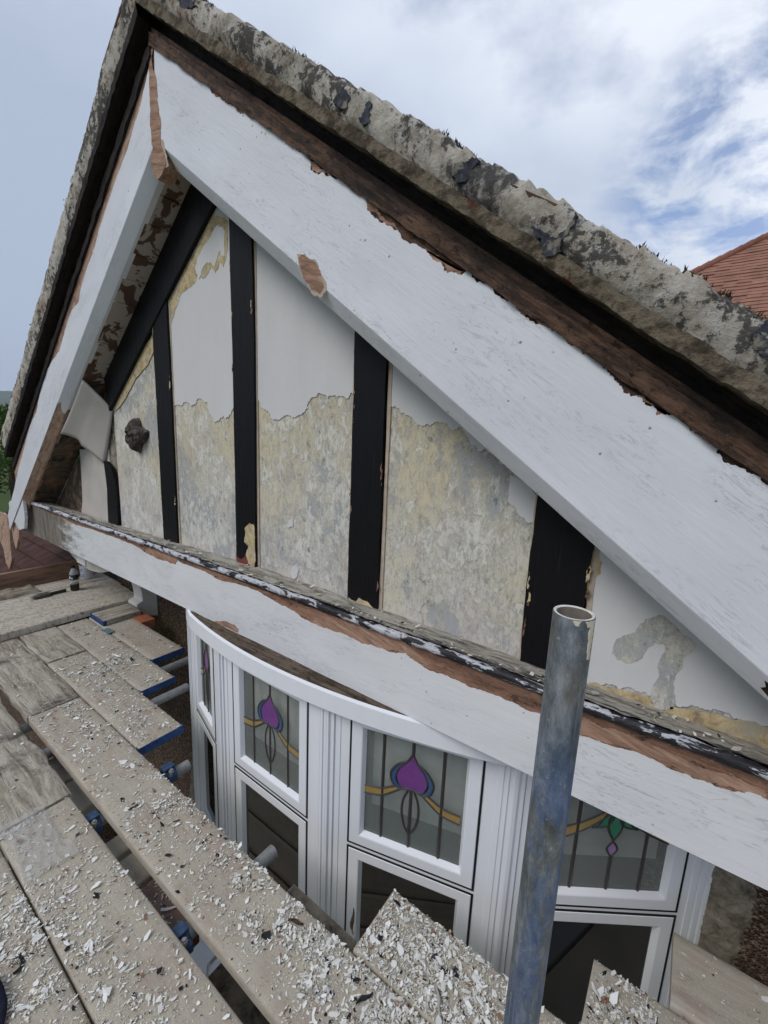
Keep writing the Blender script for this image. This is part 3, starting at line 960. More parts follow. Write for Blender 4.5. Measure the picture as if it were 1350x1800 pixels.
# beads of old caulk down the edges of the posts
for i in (1, 2, 3, 4):
    a, b = POSTS[i]
    for x, w in ((b + 0.007, 0.007), (a - 0.005, 0.004)):
        zt = top(x) - 0.02
        pts = rag([(x - w, -0.70), (x - w * 0.9, zt)], 0.003, 6) + rag([(x + w, zt), (x + w, -0.70)], 0.004, 6)
        m = MB()
        m.prism(pts, YW - 0.006, YW + 0.002, XZ)
        m.build('caulk_bead', BEIGE, house)

# --- rafters under the slopes
m = MB()
m.prism([(XA, zl(XA, 2.66)), (-3.078, zl(-3.078, 2.66)), (-3.04, 0.058), (-1.865, zl(-1.865, 2.405)), (-1.865, zr(-1.865, -0.372))], 1.238, 1.27, XZ)
m.build('rafter', BLACK, house, bevel=0.004)
m = MB()
m.prism([(XA + 0.13, zr(XA + 0.13, -0.372)), (0.36, zr(0.36, -0.372)), (0.36, zr(0.36, -0.398)), (XA + 0.13, zr(XA + 0.13, -0.398))], 1.2415, 1.27, XZ)
m.build('rafter', BLACK, house, bevel=0.004)

# --- soffit boards under the two overhangs
def soffit(side):
    s, c = (SL, 2.66) if side < 0 else (SR, -0.372)
    x = XA
    i = 0
    while (x > -4.36 if side < 0 else x < 0.5):
        w = rnd.uniform(0.115, 0.145)
        x2 = x + side * w
        o = rnd.uniform(0, 0.006)
        m = MB()
        m.prism([(x, c + s * x + o), (x2 - side * 0.006, c + s * (x2 - side * 0.006) + o), (x2 - side * 0.006, c + s * (x2 - side * 0.006) + 0.03), (x, c + s * x + 0.03)], YB - 0.012, 1.304, XZ)
        m.build('soffit_board', SOFFIT if x > -3.1 or side > 0 else ROT, house)
        x = x2


soffit(-1)
soffit(1)

# --- the boxed end of the left eaves: plaster board with a curved lower edge, dark rotten recess behind
m = MB()
A0, A1 = Vector((-3.10, 1.130, zl(-3.10, 2.655))), Vector((-3.035, 1.262, 0.07))
B0, B1 = Vector((-3.53, 1.130, -0.098)), Vector((-3.215, 1.262, -0.285))
NU, NV = 16, 14
vs = []
for i in range(NU + 1):
    u = i / NU
    for j in range(NV + 1):
        w = j / NV
        pt = A0.lerp(A1, u).lerp(B0.lerp(B1, u), w)
        pt.z += 0.045 * math.sin(u * math.pi) * w * (1 if u < 0.5 else 0.4) - 0.012 * math.sin(w * math.pi)
        vs.append(pt)
m.add(vs, [(i * (NV + 1) + j, i * (NV + 1) + j + 1, (i + 1) * (NV + 1) + j + 1, (i + 1) * (NV + 1) + j) for i in range(NU) for j in range(NV)])
cove = m.build('eaves_board', COVE, house, fix=False, smooth=70)
md = cove.modifiers.new('solid', 'SOLIDIFY')
md.thickness = 0.016
md.offset = 0
m = MB()
m.prism([(-4.45, -0.95), (-3.1, -0.95), (-3.1, 0.235), (-4.45, zl(-4.45, 2.655))], 1.302, 1.33, XZ)
m.build('eaves_recess', ROT, house)
m = MB()
m.box(-4.47, -4.45, 1.141, 1.33, -0.95, -0.70)
m.build('eaves_end', ROT, house)
m = MB()
m.prism([(-3.7506, -0.8051), (-3.6640, -0.5954), (-3.6429, -0.3978), (-3.6344, -0.2150), (-3.1653, -0.1885), (-3.0793, -0.6960), (-3.5539, -0.8034), (-3.6545, -0.7983)], 1.268, 1.30, XZ)
m.build('eaves_panel', COVE, house)
# stub of an old timber sticking out of the panel
m = MB()
c0 = [(-2.7115, -0.0794)][0]
prof = [(math.cos(q) * (0.095 + 0.022 * math.sin(3 * q + 1)), math.sin(q) * (0.082 + 0.018 * math.cos(4 * q))) for q in [2 * math.pi * i / 40 for i in range(40)]]
path = []
for y, r in ((1.27, 1.06), (1.25, 1.0), (1.232, 0.95), (1.218, 0.88), (1.208, 0.72), (1.203, 0.5), (1.206, 0.3), (1.212, 0.1)):
    path.append(lambda a, b, y=y, r=r: (c0[0] + a * r + 0.012 * noise3(a, b, y, 22, 3), y + 0.022 * noise3(a * r, b * r, 1, 26, 4), c0[1] + b * r + 0.012 * noise3(a, b, y + 5, 22, 3)))
m.sweep(prof, path, closed=True)
m.build('timber_stub', STUB, house, smooth=50)

# --- sill
def sill_profile(x):
    n = 0.004 * noise3(x, 0, 0, 3.0, 3)
    q = lambda s, a: a * noise3(x, s, 0, 26, 3)
    zb_, zf = zback(x), -0.646 + 0.3 * sag(x)
    return [(1.264, zb_), (1.22, zb_ * 0.7 + zf * 0.3 + q(1, 0.004)), (1.17, zb_ * 0.3 + zf * 0.7 - 0.002 + q(2, 0.005)), (1.138, zf + n + q(3, 0.004))]


N = 420
xs = [-4.42 + 5.02 * i / N for i in range(N + 1)]
m = MB()
vs = [(x, y, z) for x in xs for y, z in sill_profile(x)]
m.add(vs, [(i * 4 + j, i * 4 + j + 1, i * 4 + j + 5, i * 4 + j + 4) for i in range(N) for j in range(3)])
m.build('sill', SILL, house, fix=False, smooth=60)
m = MB()
vs = []
for x in xs:
    n = 0.004 * noise3(x, 0, 0, 3.0, 3) + 0.008 + 0.3 * sag(x)
    q = lambda s, a: a * noise3(x, s, 3, 30, 3)
    vs += [(x, 1.140, -0.659 + n + q(3, 0.004)), (x, 1.130 + q(4, 0.003), -0.660 + n + q(5, 0.004)), (x, 1.124 + q(6, 0.004), -0.665 + n), (x, 1.122 + q(7, 0.005), -0.673 + n),
           (x, 1.125 + q(8, 0.004), -0.681 + n + q(9, 0.004)), (x, 1.132, -0.685 + n), (x, 1.142, -0.684)]
m.add(vs, [(i * 7 + j, i * 7 + j + 1, i * 7 + j + 8, i * 7 + j + 7) for i in range(N) for j in range(6)])
m.build('sill_nosing', NOSE, house, fix=False, smooth=60)

# --- beam with its white paint, ragged along the top
m = MB()
m.box(-4.50, 0.62, 1.140, 1.24, -0.946, -0.69)
beam = m.build('beam', WOOD_H, house, bevel=0.004)
upper = [(-4.4253, -0.6973), (-4.0251, -0.7080), (-3.7476, -0.7116), (-3.5170, -0.7225), (-3.1908, -0.7136), (-2.8555, -0.7084), (-2.6543, -0.7108), (-2.4780, -0.7281), (-2.3265, -0.7401), (-2.1322, -0.7303), (-2.1131, -0.7014), (-1.9698, -0.7067), (-1.8365, -0.7117), (-1.7167, -0.7202), (-1.4785, -0.7041), (-1.3843, -0.7156), (-1.2881, -0.7245), (-1.1907, -0.7456), (-1.0778, -0.7517), (-0.9510, -0.7435), (-0.8678, -0.7493), (-0.7777, -0.7421), (-0.6965, -0.7240), (-0.6441, -0.7420), (-0.5775, -0.7510), (-0.4977, -0.7472), (-0.4316, -0.7490), (-0.3370, -0.7479), (-0.2560, -0.7496), (-0.1491, -0.7648), (-0.0819, -0.7581), (0.0107, -0.7502), (0.0819, -0.7532), (0.1307, -0.7512), (0.1876, -0.7428), (0.2225, -0.7362), (0.3048, -0.7348)]
left = [(-4.5808, -0.9552), (-4.5295, -0.8871), (-4.5579, -0.8421), (-4.4841, -0.7920), (-4.4840, -0.7483), (-4.4221, -0.6873)]
m = MB()
m.prism([(0.615, -0.9445), ] + [(0.615, upper[-1][1])] + list(reversed(rag(upper, 0.006, 4))) + list(reversed(rag(left, 0.005, 4)))[1:], 1.1365, 1.1395, XZ)
m.build('paint_coat', WHITE_H, beam)
sheet('bare_patch', FILLER, [(-1.7967, -0.9433), (-1.7119, -0.9146), (-1.6364, -0.9116), (-1.6024, -0.9236), (-1.6116, -0.9435), (-1.6816, -0.9429), (-1.7594, -0.9496)], 1.1362, beam, 0.001, 0.003)
# tan patches of filler under the nosing
for s in ([(-1.1616, -0.7538), (-1.0777, -0.7541), (-0.9815, -0.7512), (-0.8677, -0.7514), (-0.7776, -0.7442), (-0.6964, -0.7261), (-0.6440, -0.7440), (-0.5938, -0.7273), (-0.6989, -0.6838), (-0.8249, -0.6831), (-0.9833, -0.6927), (-1.0998, -0.7090)], [(-0.1507, -0.7152), (-0.0959, -0.7192), (-0.0204, -0.7144), (0.0502, -0.7171), (0.1263, -0.7211), (0.2201, -0.7207), (0.2223, -0.7349), (0.1874, -0.7415), (0.1305, -0.7498), (0.0817, -0.7518), (0.0105, -0.7488), (-0.0821, -0.7565), (-0.1493, -0.7632)], [(-2.4637, -0.7185), (-2.3262, -0.7368), (-2.1431, -0.7264), (-2.1128, -0.6982), (-2.2429, -0.6875), (-2.4149, -0.6891)]):
    sheet('bare_patch', FILLER, s, 1.1394, beam, 0.0008, 0.008, 5)

# --- bargeboards
def bargeboard(side):
    s, low = (SR, LOW_R) if side > 0 else (SL, LOW_L)
    wood = WOOD_R if side > 0 else WOOD_L
    white = WHITE_R if side > 0 else WHITE_L
    hi = 0.40 if side > 0 else 0.37
    x0, x1 = (XA + 0.0005, X_R) if side > 0 else (XA - 0.0005, X_L)
    z = lambda x, o: low + s * x + o
    #          (offset above lower edge, y)
    prof = [(hi, YF), (0.0, YF), (-0.055, YCH), (-0.057, YB), (hi, YB)]
    n = 60
    m = MB()
    path = [(lambda a, b, x=x0 + (x1 - x0) * i / n: (x, b, z(x, a))) for i in range(n + 1)]
    m.sweep(prof, path, closed=True)
    bb = m.build('bargeboard', wood, house)
    return bb, z, x0, x1, white


bbR, zR, x0R, x1R, _ = bargeboard(1)
bbL, zL, x0L, x1L, _ = bargeboard(-1)
PY_ = YF - 0.0028


def coat(bb, white, z, upper, x_start, x_end, xc_end, nm='paint_coat'):
    m = MB()
    low = [(x_start, z(x_start, 0.0)), (x_end, z(x_end, 0.0))]
    m.prism(list(reversed(upper)) + low if True else low, PY_, YF + 0.0006, XZ)
    n = 80
    prof = [(0.0, PY_ + 0.0002), (-0.004, PY_ + 0.002), (-0.017, YF + 0.0085), (-0.030, YF + 0.018), (-0.043, YF + 0.0275), (-0.0565, YCH - 0.002), (-0.0595, YCH + 0.001), (-0.0598, YB + 0.001), (-0.054, YB)]
    jit = [rnd.uniform(-0.03, 0.03) for _ in prof]
    vs = []
    for i in range(n + 1):
        for (a, y), jj in zip(prof, jit):
            x = x_start + (xc_end + jj - x_start) * i / n
            vs.append((x, y, z(x, a)))
    q = len(prof)
    m.add(vs, [(i * q + j, i * q + j + 1, (i + 1) * q + j + 1, (i + 1) * q + j) for i in range(n) for j in range(q - 1)])
    return m.build(nm, white, bb, fix=True)


upR = [(-1.9855, 1.4745), (-1.9071, 1.4259), (-1.8290, 1.3670), (-1.6997, 1.2662), (-1.6295, 1.2134), (-1.5795, 1.1564), (-1.5295, 1.1283), (-1.4653, 1.0854), (-1.4344, 1.0561), (-1.4035, 1.0474), (-1.3586, 1.0157), (-1.2726, 0.9515), (-1.1776, 0.8849), (-1.1132, 0.8389), (-1.0951, 0.7898), (-1.0509, 0.7730), (-1.0103, 0.7512), (-0.9461, 0.7189), (-0.9123, 0.6848), (-0.8797, 0.6648), (-0.8677, 0.6296), (-0.8045, 0.5801), (-0.7440, 0.5327), (-0.6774, 0.4912), (-0.6221, 0.4464), (-0.5912, 0.4138), (-0.5611, 0.4048), (-0.5378, 0.4117), (-0.4965, 0.3787), (-0.4485, 0.3391), (-0.4112, 0.3213), (-0.3801, 0.2857), (-0.3443, 0.2629), (-0.3100, 0.2446), (-0.2760, 0.2195), (-0.2405, 0.1937), (-0.2133, 0.1811), (-0.1765, 0.1399), (-0.1552, 0.1191), (-0.1286, 0.0962), (-0.1034, 0.0797), (-0.0780, 0.0578), (-0.0614, 0.0603), (-0.0205, 0.0361), (0.0134, 0.0128), (0.0383, -0.0169), (0.0702, -0.0387), (0.1109, -0.0653), (0.1525, -0.0978), (0.1943, -0.1233)]
coat(bbR, WHITE_R, zR, rag(upR, 0.008, 4), XA + 0.001, upR[-1][0], upR[-1][0])
upL = [(-2.0196, 1.4550), (-2.0377, 1.4185), (-2.0998, 1.3399), (-2.1734, 1.2743), (-2.2470, 1.1988), (-2.4045, 1.0927), (-2.5855, 0.9491), (-2.6527, 0.8761), (-2.7504, 0.8069), (-2.8488, 0.7239), (-2.9125, 0.6422), (-3.0066, 0.6149), (-3.0863, 0.5591), (-3.1751, 0.4786), (-3.2571, 0.4031), (-3.3401, 0.3715), (-3.4963, 0.3034), (-3.6188, 0.2030), (-3.7134, 0.1035), (-3.7667, 0.0383), (-3.9265, -0.0631), (-4.1200, -0.2367), (-4.2924, -0.3923), (-4.4252, -0.5316), (-4.7308, -0.8340)]
coat(bbL, WHITE_L, zL, rag(upL, 0.005, 3), XA - 0.001, upL[-1][0], -3.36)
# bare timber and filler showing through on the bargeboards
YP2 = PY_ - 0.0006
sheet('bare_patch', FILLER, [(-2.0212, 1.5425), (-1.9741, 1.4789), (-1.9987, 1.4598), (-2.0069, 1.4278), (-1.9888, 1.3855), (-1.9769, 1.3278), (-1.9706, 1.2598), (-1.9599, 1.1896), (-1.9650, 1.1402), (-1.9636, 1.1089), (-1.9993, 1.1196), (-2.0388, 1.1462), (-2.0449, 1.2171), (-2.0369, 1.3273), (-2.0314, 1.4155)], YP2, bbR, 0.0006, 0.006, 5)
sheet('bare_patch', FILLER, [(-1.1481, 0.5523), (-1.1163, 0.5500), (-1.0697, 0.5215), (-1.0439, 0.4788), (-1.0308, 0.4434), (-1.0503, 0.4259), (-1.0889, 0.4433), (-1.1289, 0.4924)], YP2, bbR, 0.0006, 0.005, 5)
for pt__, f__ in (([(-1.1481, 0.5523), (-1.1163, 0.5500), (-1.0697, 0.5215), (-1.0439, 0.4788), (-1.0308, 0.4434), (-1.0503, 0.4259), (-1.0889, 0.4433), (-1.1289, 0.4924)], 1.16), ([(-1.9967, 1.1438), (-1.9518, 1.1361), (-1.9268, 1.0712), (-1.9167, 1.0375), (-1.9895, 1.0369), (-2.0330, 1.0703)], 1.05)):
    gx0, gz0 = sum(p[0] for p in pt__) / len(pt__), sum(p[1] for p in pt__) / len(pt__)
    sheet('primer_edge', BEIGE, [(gx0 + (p[0] - gx0) * f__, gz0 + (p[1] - gz0) * f__) for p in pt__], YP2 + 0.0004, bbR, 0.0005, 0.007, 5)
for s in ([(-1.6280, 1.2122), (-1.5781, 1.1553), (-1.5281, 1.1273), (-1.4640, 1.0844), (-1.4331, 1.0551), (-1.4021, 1.0464), (-1.4232, 1.0704), (-1.4951, 1.1209), (-1.5605, 1.1614)], [(-1.1121, 0.8381), (-1.0940, 0.7891), (-1.0499, 0.7723), (-1.0094, 0.7505), (-1.0262, 0.7734), (-1.0747, 0.8070)], [(-0.9452, 0.7182), (-0.9114, 0.6842), (-0.8789, 0.6642), (-0.8669, 0.6290), (-0.8038, 0.5795), (-0.7433, 0.5322), (-0.7537, 0.5486), (-0.8188, 0.6017), (-0.8533, 0.6477), (-0.9010, 0.6918)], [(-0.6768, 0.4908), (-0.6215, 0.4460), (-0.5906, 0.4134), (-0.5606, 0.4044), (-0.5452, 0.4113), (-0.5739, 0.4295), (-0.6228, 0.4627)], [(-0.4108, 0.3210), (-0.3797, 0.2855), (-0.3440, 0.2627), (-0.2962, 0.2358), (-0.2402, 0.1935), (-0.2131, 0.1809), (-0.2442, 0.2071), (-0.3243, 0.2607), (-0.3746, 0.3013)], [(-0.1285, 0.0961), (-0.1033, 0.0796), (-0.0779, 0.0577), (-0.0613, 0.0602), (-0.0204, 0.0361), (-0.0378, 0.0514), (-0.0853, 0.0750)]):
    sheet('bare_patch', FILLER, s, YF - 0.0012, bbR, 0.0008, 0.008, 5)
# the split mitre block at the peak, hanging below the joint
m = MB()
blk = [(-2.0032, 1.1475), (-1.9716, 1.1419), (-1.9419, 1.0773), (-1.9315, 1.0453), (-1.9756, 1.0135), (-2.0043, 1.0063), (-2.0298, 1.0325), (-2.0508, 1.1027)]
m.prism(ragc(blk, 0.004, 3), 1.069, 1.13, XZ)
m.build('mitre_block', FILLER, house)

# --- dark fillet above the bargeboards, undercloak, verge mortar
def strip(name, mat, side, y0, y1, o0, o1, x_end, rough=0.004, n=200, a0=0.0, sc=16):
    s, low = (SR, LOW_R) if side > 0 else (SL, LOW_L)
    m = MB()
    vs = []
    xa = XA + side * a0
    for i in range(n + 1):
        x = xa + (x_end - xa) * i / n
        f = lambda k, a=rough: a * noise3(x, k, side, sc, 4)
        for o, y in ((o0, y1), (o0, y0), ((o0 + o1) / 2, y0), (o1, y0), (o1, y1)):
            vs.append((x, y + f(o * 50 + y * 9), low + s * x + o + f(o * 70 + 5)))
    m.add(vs, [(i * 5 + j, i * 5 + j + 1, i * 5 + j + 6, i * 5 + j + 5) for i in range(n) for j in range(4)])
    return m.build(name, mat, house, fix=False, smooth=50)


for side, xe in ((1, X_R), (-1, X_L)):
    hi = 0.40 if side > 0 else 0.37
    strip('moulding', WOOD_R if side > 0 else WOOD_DL, side, YF - 0.012, YB, hi - 0.070, hi - 0.022, xe, 0.005, 500)
    strip('fillet', WOOD_D if side > 0 else WOOD_DL, side, 1.11, 1.2, hi, hi + 0.12, xe, 0.004)  # near-black colour stands for the shadow groove below the undercloak
    u0, u1 = (0.442, 0.482) if side > 0 else (0.405, 0.45)
    strip('undercloak', UNDER if side > 0 else WOOD_DL, side, 1.022, 1.16, u0, u1, xe, 0.005, 420, 0, 26)  # left side coloured near black for its shaded underside

def verge(side, xe):
    s, low = (SR, LOW_R) if side > 0 else (SL, LOW_L)
    b, t = (0.482, 0.585) if side > 0 else (0.45, 0.63)
    n = 620
    m = MB()
    vs = []
    prof = [(0.0, 0.010), (0.12, 0.004), (0.3, -0.002), (0.5, -0.003), (0.7, 0.0), (0.86, 0.004), (0.96, 0.014), (1.0, 0.04), (1.02, 0.10), (1.03, 0.24)]
    q = len(prof)
    for i in range(n + 1):
        x = XA + (xe - XA) * i / n
        st = (abs(x - XA) / 0.081) % 1.0
        step = 0.009 * (0.5 - st) * (1 if side > 0 else 1)
        lump = 0.010 * noise3(x, 3, side, 7, 4) + 0.011 * noise3(x, 8, side, 34, 5)
        for a, y in prof:
            e = a * a
            vs.append((x, 1.022 + y - 0.007 * noise3(x, a, side, 11, 4) - 0.004 * noise3(x, a * 0.12, side, 46, 3), low + s * x + b + (t - b) * a + e * (step + lump)))
    m.add(vs, [(i * q + j, i * q + j + 1, (i + 1) * q + j + 1, (i + 1) * q + j) for i in range(n) for j in range(q - 1)])
    return m.build('verge_mortar', MORTAR, house, fix=False, smooth=70)


VR = verge(1, X_R)
VL = verge(-1, X_L)
# dark tile ends bedded in the mortar where it has fallen away
for s in ([(-0.9560, 0.8945), (-0.9212, 0.9198), (-0.8959, 0.8908), (-0.9092, 0.8648)], [(-0.8617, 0.8261), (-0.8395, 0.8512), (-0.8203, 0.8472), (-0.8220, 0.7998), (-0.8451, 0.8008)], [(-0.5666, 0.6041), (-0.5390, 0.6297), (-0.4987, 0.6226), (-0.5213, 0.5895), (-0.5504, 0.5878)], [(-0.3625, 0.4555), (-0.3393, 0.4427), (-0.3069, 0.4162), (-0.2817, 0.4454), (-0.2726, 0.4623), (-0.2800, 0.4301), (-0.2926, 0.3915), (-0.3280, 0.3925)], [(0.0475, 0.1914), (0.0660, 0.2173), (0.1068, 0.1861), (0.1141, 0.1404), (0.0721, 0.1539)], [(-1.7242, 1.4814), (-1.6393, 1.4431), (-1.5901, 1.3967), (-1.6766, 1.4284)]):
    sheet('exposed_tile', SLATE, s, 1.030, VR, 0.013, 0.009, 4)

# --- roof slopes and the clay tiles along the verge
for side, xe in ((1, X_R + 0.1), (-1, X_L - 0.05)):
    s, low = (SR, LOW_R) if side > 0 else (SL, LOW_L)
    m = MB()
    m.prism([(XA, low + s * XA + 0.46), (xe, low + s * xe + 0.46), (xe, low + s * xe + 0.52), (XA, low + s * XA + 0.52)], 1.16, 5.0, XZ)
    m.build('roof_slope', WOOD_D, house)
    # plain tiles: the outer five files are single tiles, the rest of the slope one mesh
    me = None
    c = 0
    L = math.hypot(1, s)
    field = MB()
    while True:
        x = XA + side * (0.17 + 0.081 * c)
        if side * (x - xe) > 0: break
        o = 0.548 if side > 0 else 0.592
        for f in range(24):
            y0 = 1.028 + f * 0.165 + (0.08 if c % 2 else 0.0)
            w = 0.16
            if f == 0: y0 = 1.03 + rnd.uniform(-0.006, 0.006); w = 0.16 if c % 2 else 0.24
            tb = MB() if f < 1 else field
            lift = rnd.uniform(-0.003, 0.004)
            def tr(a, b_, d_, x=x, o=o, lift=lift):
                # a along slope (down), b_ along y, d_ thickness
                px = x + side * a / L
                return (px, b_, low + s * px + o + lift + (d_ + 0.10 * (0.265 - 0.0) * 0 + (a - 0.0) * 0.07) * L)
            tb.box(-0.165, 0.10, y0, y0 + w, 0.0, 0.012, fn=tr)
            if f < 1:
                tb.build('roof_tile', OLDTILE if rnd.random() < 0.35 else MORTAR, house)
        c += 1
    field.build('tile_field', REDTILE, house, fix=False, kind='stuff')

# moss along the top of the verge
m = MB()
for i in range(620):
    side = 1 if rnd.random() < 0.72 else -1
    s, low, t = (SR, LOW_R, 0.590) if side > 0 else (SL, LOW_L, 0.635)
    x = XA + side * rnd.uniform(0.05, 2.9)
    if noise3(x, 2, side, 4.2, 3) < 0.16: continue
    y = 1.03 + rnd.uniform(0, 0.05)
    z = low + s * x + t - 0.014 + 0.010 * noise3(x, 3, side, 7, 4)
    for _ in range(12):
        a, h, w = rnd.uniform(0, 6.28), rnd.uniform(0.002, 0.012), rnd.uniform(0.0012, 0.0035)
        px, py = x + rnd.uniform(-0.012, 0.012), y + rnd.uniform(-0.01, 0.01)
        m.add([(px + w * math.cos(a), py + w * math.sin(a), z), (px - w * math.cos(a), py - w * math.sin(a), z), (px + rnd.uniform(-0.008, 0.008), py + rnd.uniform(-0.006, 0.006), z + h)], [(0, 1, 2)])
m.build('moss', MOSS, house, fix=False, kind='stuff')

# broken foot of the left bargeboard: split, bare end pieces hanging below the beam
for nm, ft, y0 in (('split_end', [(-4.6577, -0.8887), (-4.5296, -0.9076), (-4.6057, -1.0396), (-4.7022, -1.1391), (-4.7330, -1.0527), (-4.7472, -0.9635)], 1.09), ('bargeboard_foot', [(-4.6948, -0.7247), (-4.4715, -0.6485), (-4.3126, -0.6384), (-4.3086, -0.7486), (-4.3586, -0.8971), (-4.4966, -0.9250), (-4.5985, -0.8780), (-4.7052, -0.8348)], YF + 0.004), ('split_end', [(-5.0688, -0.8581), (-4.8659, -0.8547), (-4.8045, -0.9475), (-4.8220, -1.0792), (-4.8436, -1.2670), (-4.9497, -1.3760), (-5.0351, -1.3349), (-5.0517, -1.2022), (-5.1482, -1.1389)], 1.085)):
    m = MB()
    m.prism(ragc(ft, 0.010, 4), y0, y0 + 0.02, XZ)
    m.build(nm, WHITE_L if nm == 'bargeboard_foot' else WOOD_L, house)

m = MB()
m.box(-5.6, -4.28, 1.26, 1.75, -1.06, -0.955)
m.build('shade_box', WOOD_D, house)  # invented dark box, supplies the shadow under the beam's left end

# --- corbels carrying the jetty
def corbel(x0, x1, drop=1.0):
    yf, yb = 1.15, 1.68
    z0 = -0.956
    pts = [(yf + 0.03, z0), (yb, z0), (yb, -1.59), (1.60, -1.565), (1.525, -1.485), (1.512, -1.46), (1.515, -1.44), (1.56, -1.425)]
    for i in range(11):
        q = i / 10 * math.pi / 2
        pts.append((1.56 - 0.29 * (1 - math.cos(q)), -1.40 + 0.345 * math.sin(q)))
    pts += [(yf + 0.03, -1.045)]
    m = MB()
    m.prism(pts, x0, x1, lambda u, v, d: (d, u, v))
    o = m.build('corbel', flat('corbel_paint', (0.60, 0.59, 0.55), 0.6, 0.3, 0.12, 14), house, bevel=0.006)
    return o


corbel(-3.62, -3.47)
corbel(0.62, 0.78)
m = MB()
pts = [(-3.93, -0.956), (-3.04, -0.956)]
for i in range(13):
    q = i / 12
    pts.append((-3.06 - 0.86 * q, -0.958 - 0.105 * math.sin(min(1, q * 1.02 + 0.05) * math.pi) ** 0.8))
m.prism(pts, 1.19, 1.24, XZ)
m.build('eaves_bracket', flat('grey_bracket_paint', (0.40, 0.38, 0.34), 0.7, 0.3, 0.15, 14), house, bevel=0.004)

# ------------------------------------------------------------------ the bow window
BAY = [(-2.262, 1.70), (-2.232, 1.2512), (-1.705, 1.10), (-1.0065, 1.10), (-0.3355, 1.2837), (0.2343, 1.6775)]
ZT, ZM, ZL, ZB = -1.036, -1.598, -1.624, -2.30     # sash tops and bottoms


def face_frame(i):
    a, b = Vector(BAY[i]), Vector(BAY[i + 1])
    d_ = (b - a).normalized()
    n_ = Vector((d_.y, -d_.x))
    return lambda u, v, w: (a.x + d_.x * u + n_.x * w, a.y + d_.y * u + n_.y * w, v), (b - a).length


def ring(m, fr, u0, u1, v0, v1, steps, mi=0):
    """a rectangular frame: steps = [(inset, depth), ...] from outside to inside"""
    vs, fs = [], []
    for ins, dp in steps:
        for (u, v) in ((u0 + ins, v0 + ins), (u1 - ins, v0 + ins), (u1 - ins, v1 - ins), (u0 + ins, v1 - ins)):
            vs.append(fr(u, v, dp))
    for k_ in range(len(steps) - 1):
        for j in range(4):
            l = (j + 1) % 4
            fs.append((k_ * 4 + j, k_ * 4 + l, (k_ + 1) * 4 + l, (k_ + 1) * 4 + j))
    m.add(vs, fs, mi)


def ribbon(m, pts, w, fr, d0, d1):
    """a flat raised strip of width w following pts in pane coordinates"""
    n = len(pts)
    L_, R_ = [], []
    for i, p in enumerate(pts):
        a = pts[max(0, i - 1)]
        b = pts[min(n - 1, i + 1)]
        dx, dz = b[0] - a[0], b[1] - a[1]
        l = math.hypot(dx, dz) or 1
        L_.append((p[0] - dz / l * w / 2, p[1] + dx / l * w / 2))
        R_.append((p[0] + dz / l * w / 2, p[1] - dx / l * w / 2))
    vs = []
    for (a, c) in zip(L_, R_):
        mid = ((a[0] + c[0]) / 2, (a[1] + c[1]) / 2)
        vs += [fr(*a, d0), fr(*mid, d1), fr(*c, d0)]
    fs = []
    for i in range(n - 1):
        fs += [(i * 3, i * 3 + 1, i * 3 + 4, i * 3 + 3), (i * 3 + 1, i * 3 + 2, i * 3 + 5, i * 3 + 4)]
    m.add(vs, fs)


def curve(pts, n=8):
    out = []
    for i in range(len(pts) - 1):
        p0, p1, p2, p3 = pts[max(i - 1, 0)], pts[i], pts[i + 1], pts[min(i + 2, len(pts) - 1)]
        for j in range(n):
            t = j / n
            out.append(tuple(0.5 * (2 * p1[q] + (p2[q] - p0[q]) * t + (2 * p0[q] - 5 * p1[q] + 4 * p2[q] - p3[q]) * t * t + (3 * p1[q] - p0[q] - 3 * p2[q] + p3[q]) * t ** 3) for q in (0, 1)))
    return out + [pts[-1]]


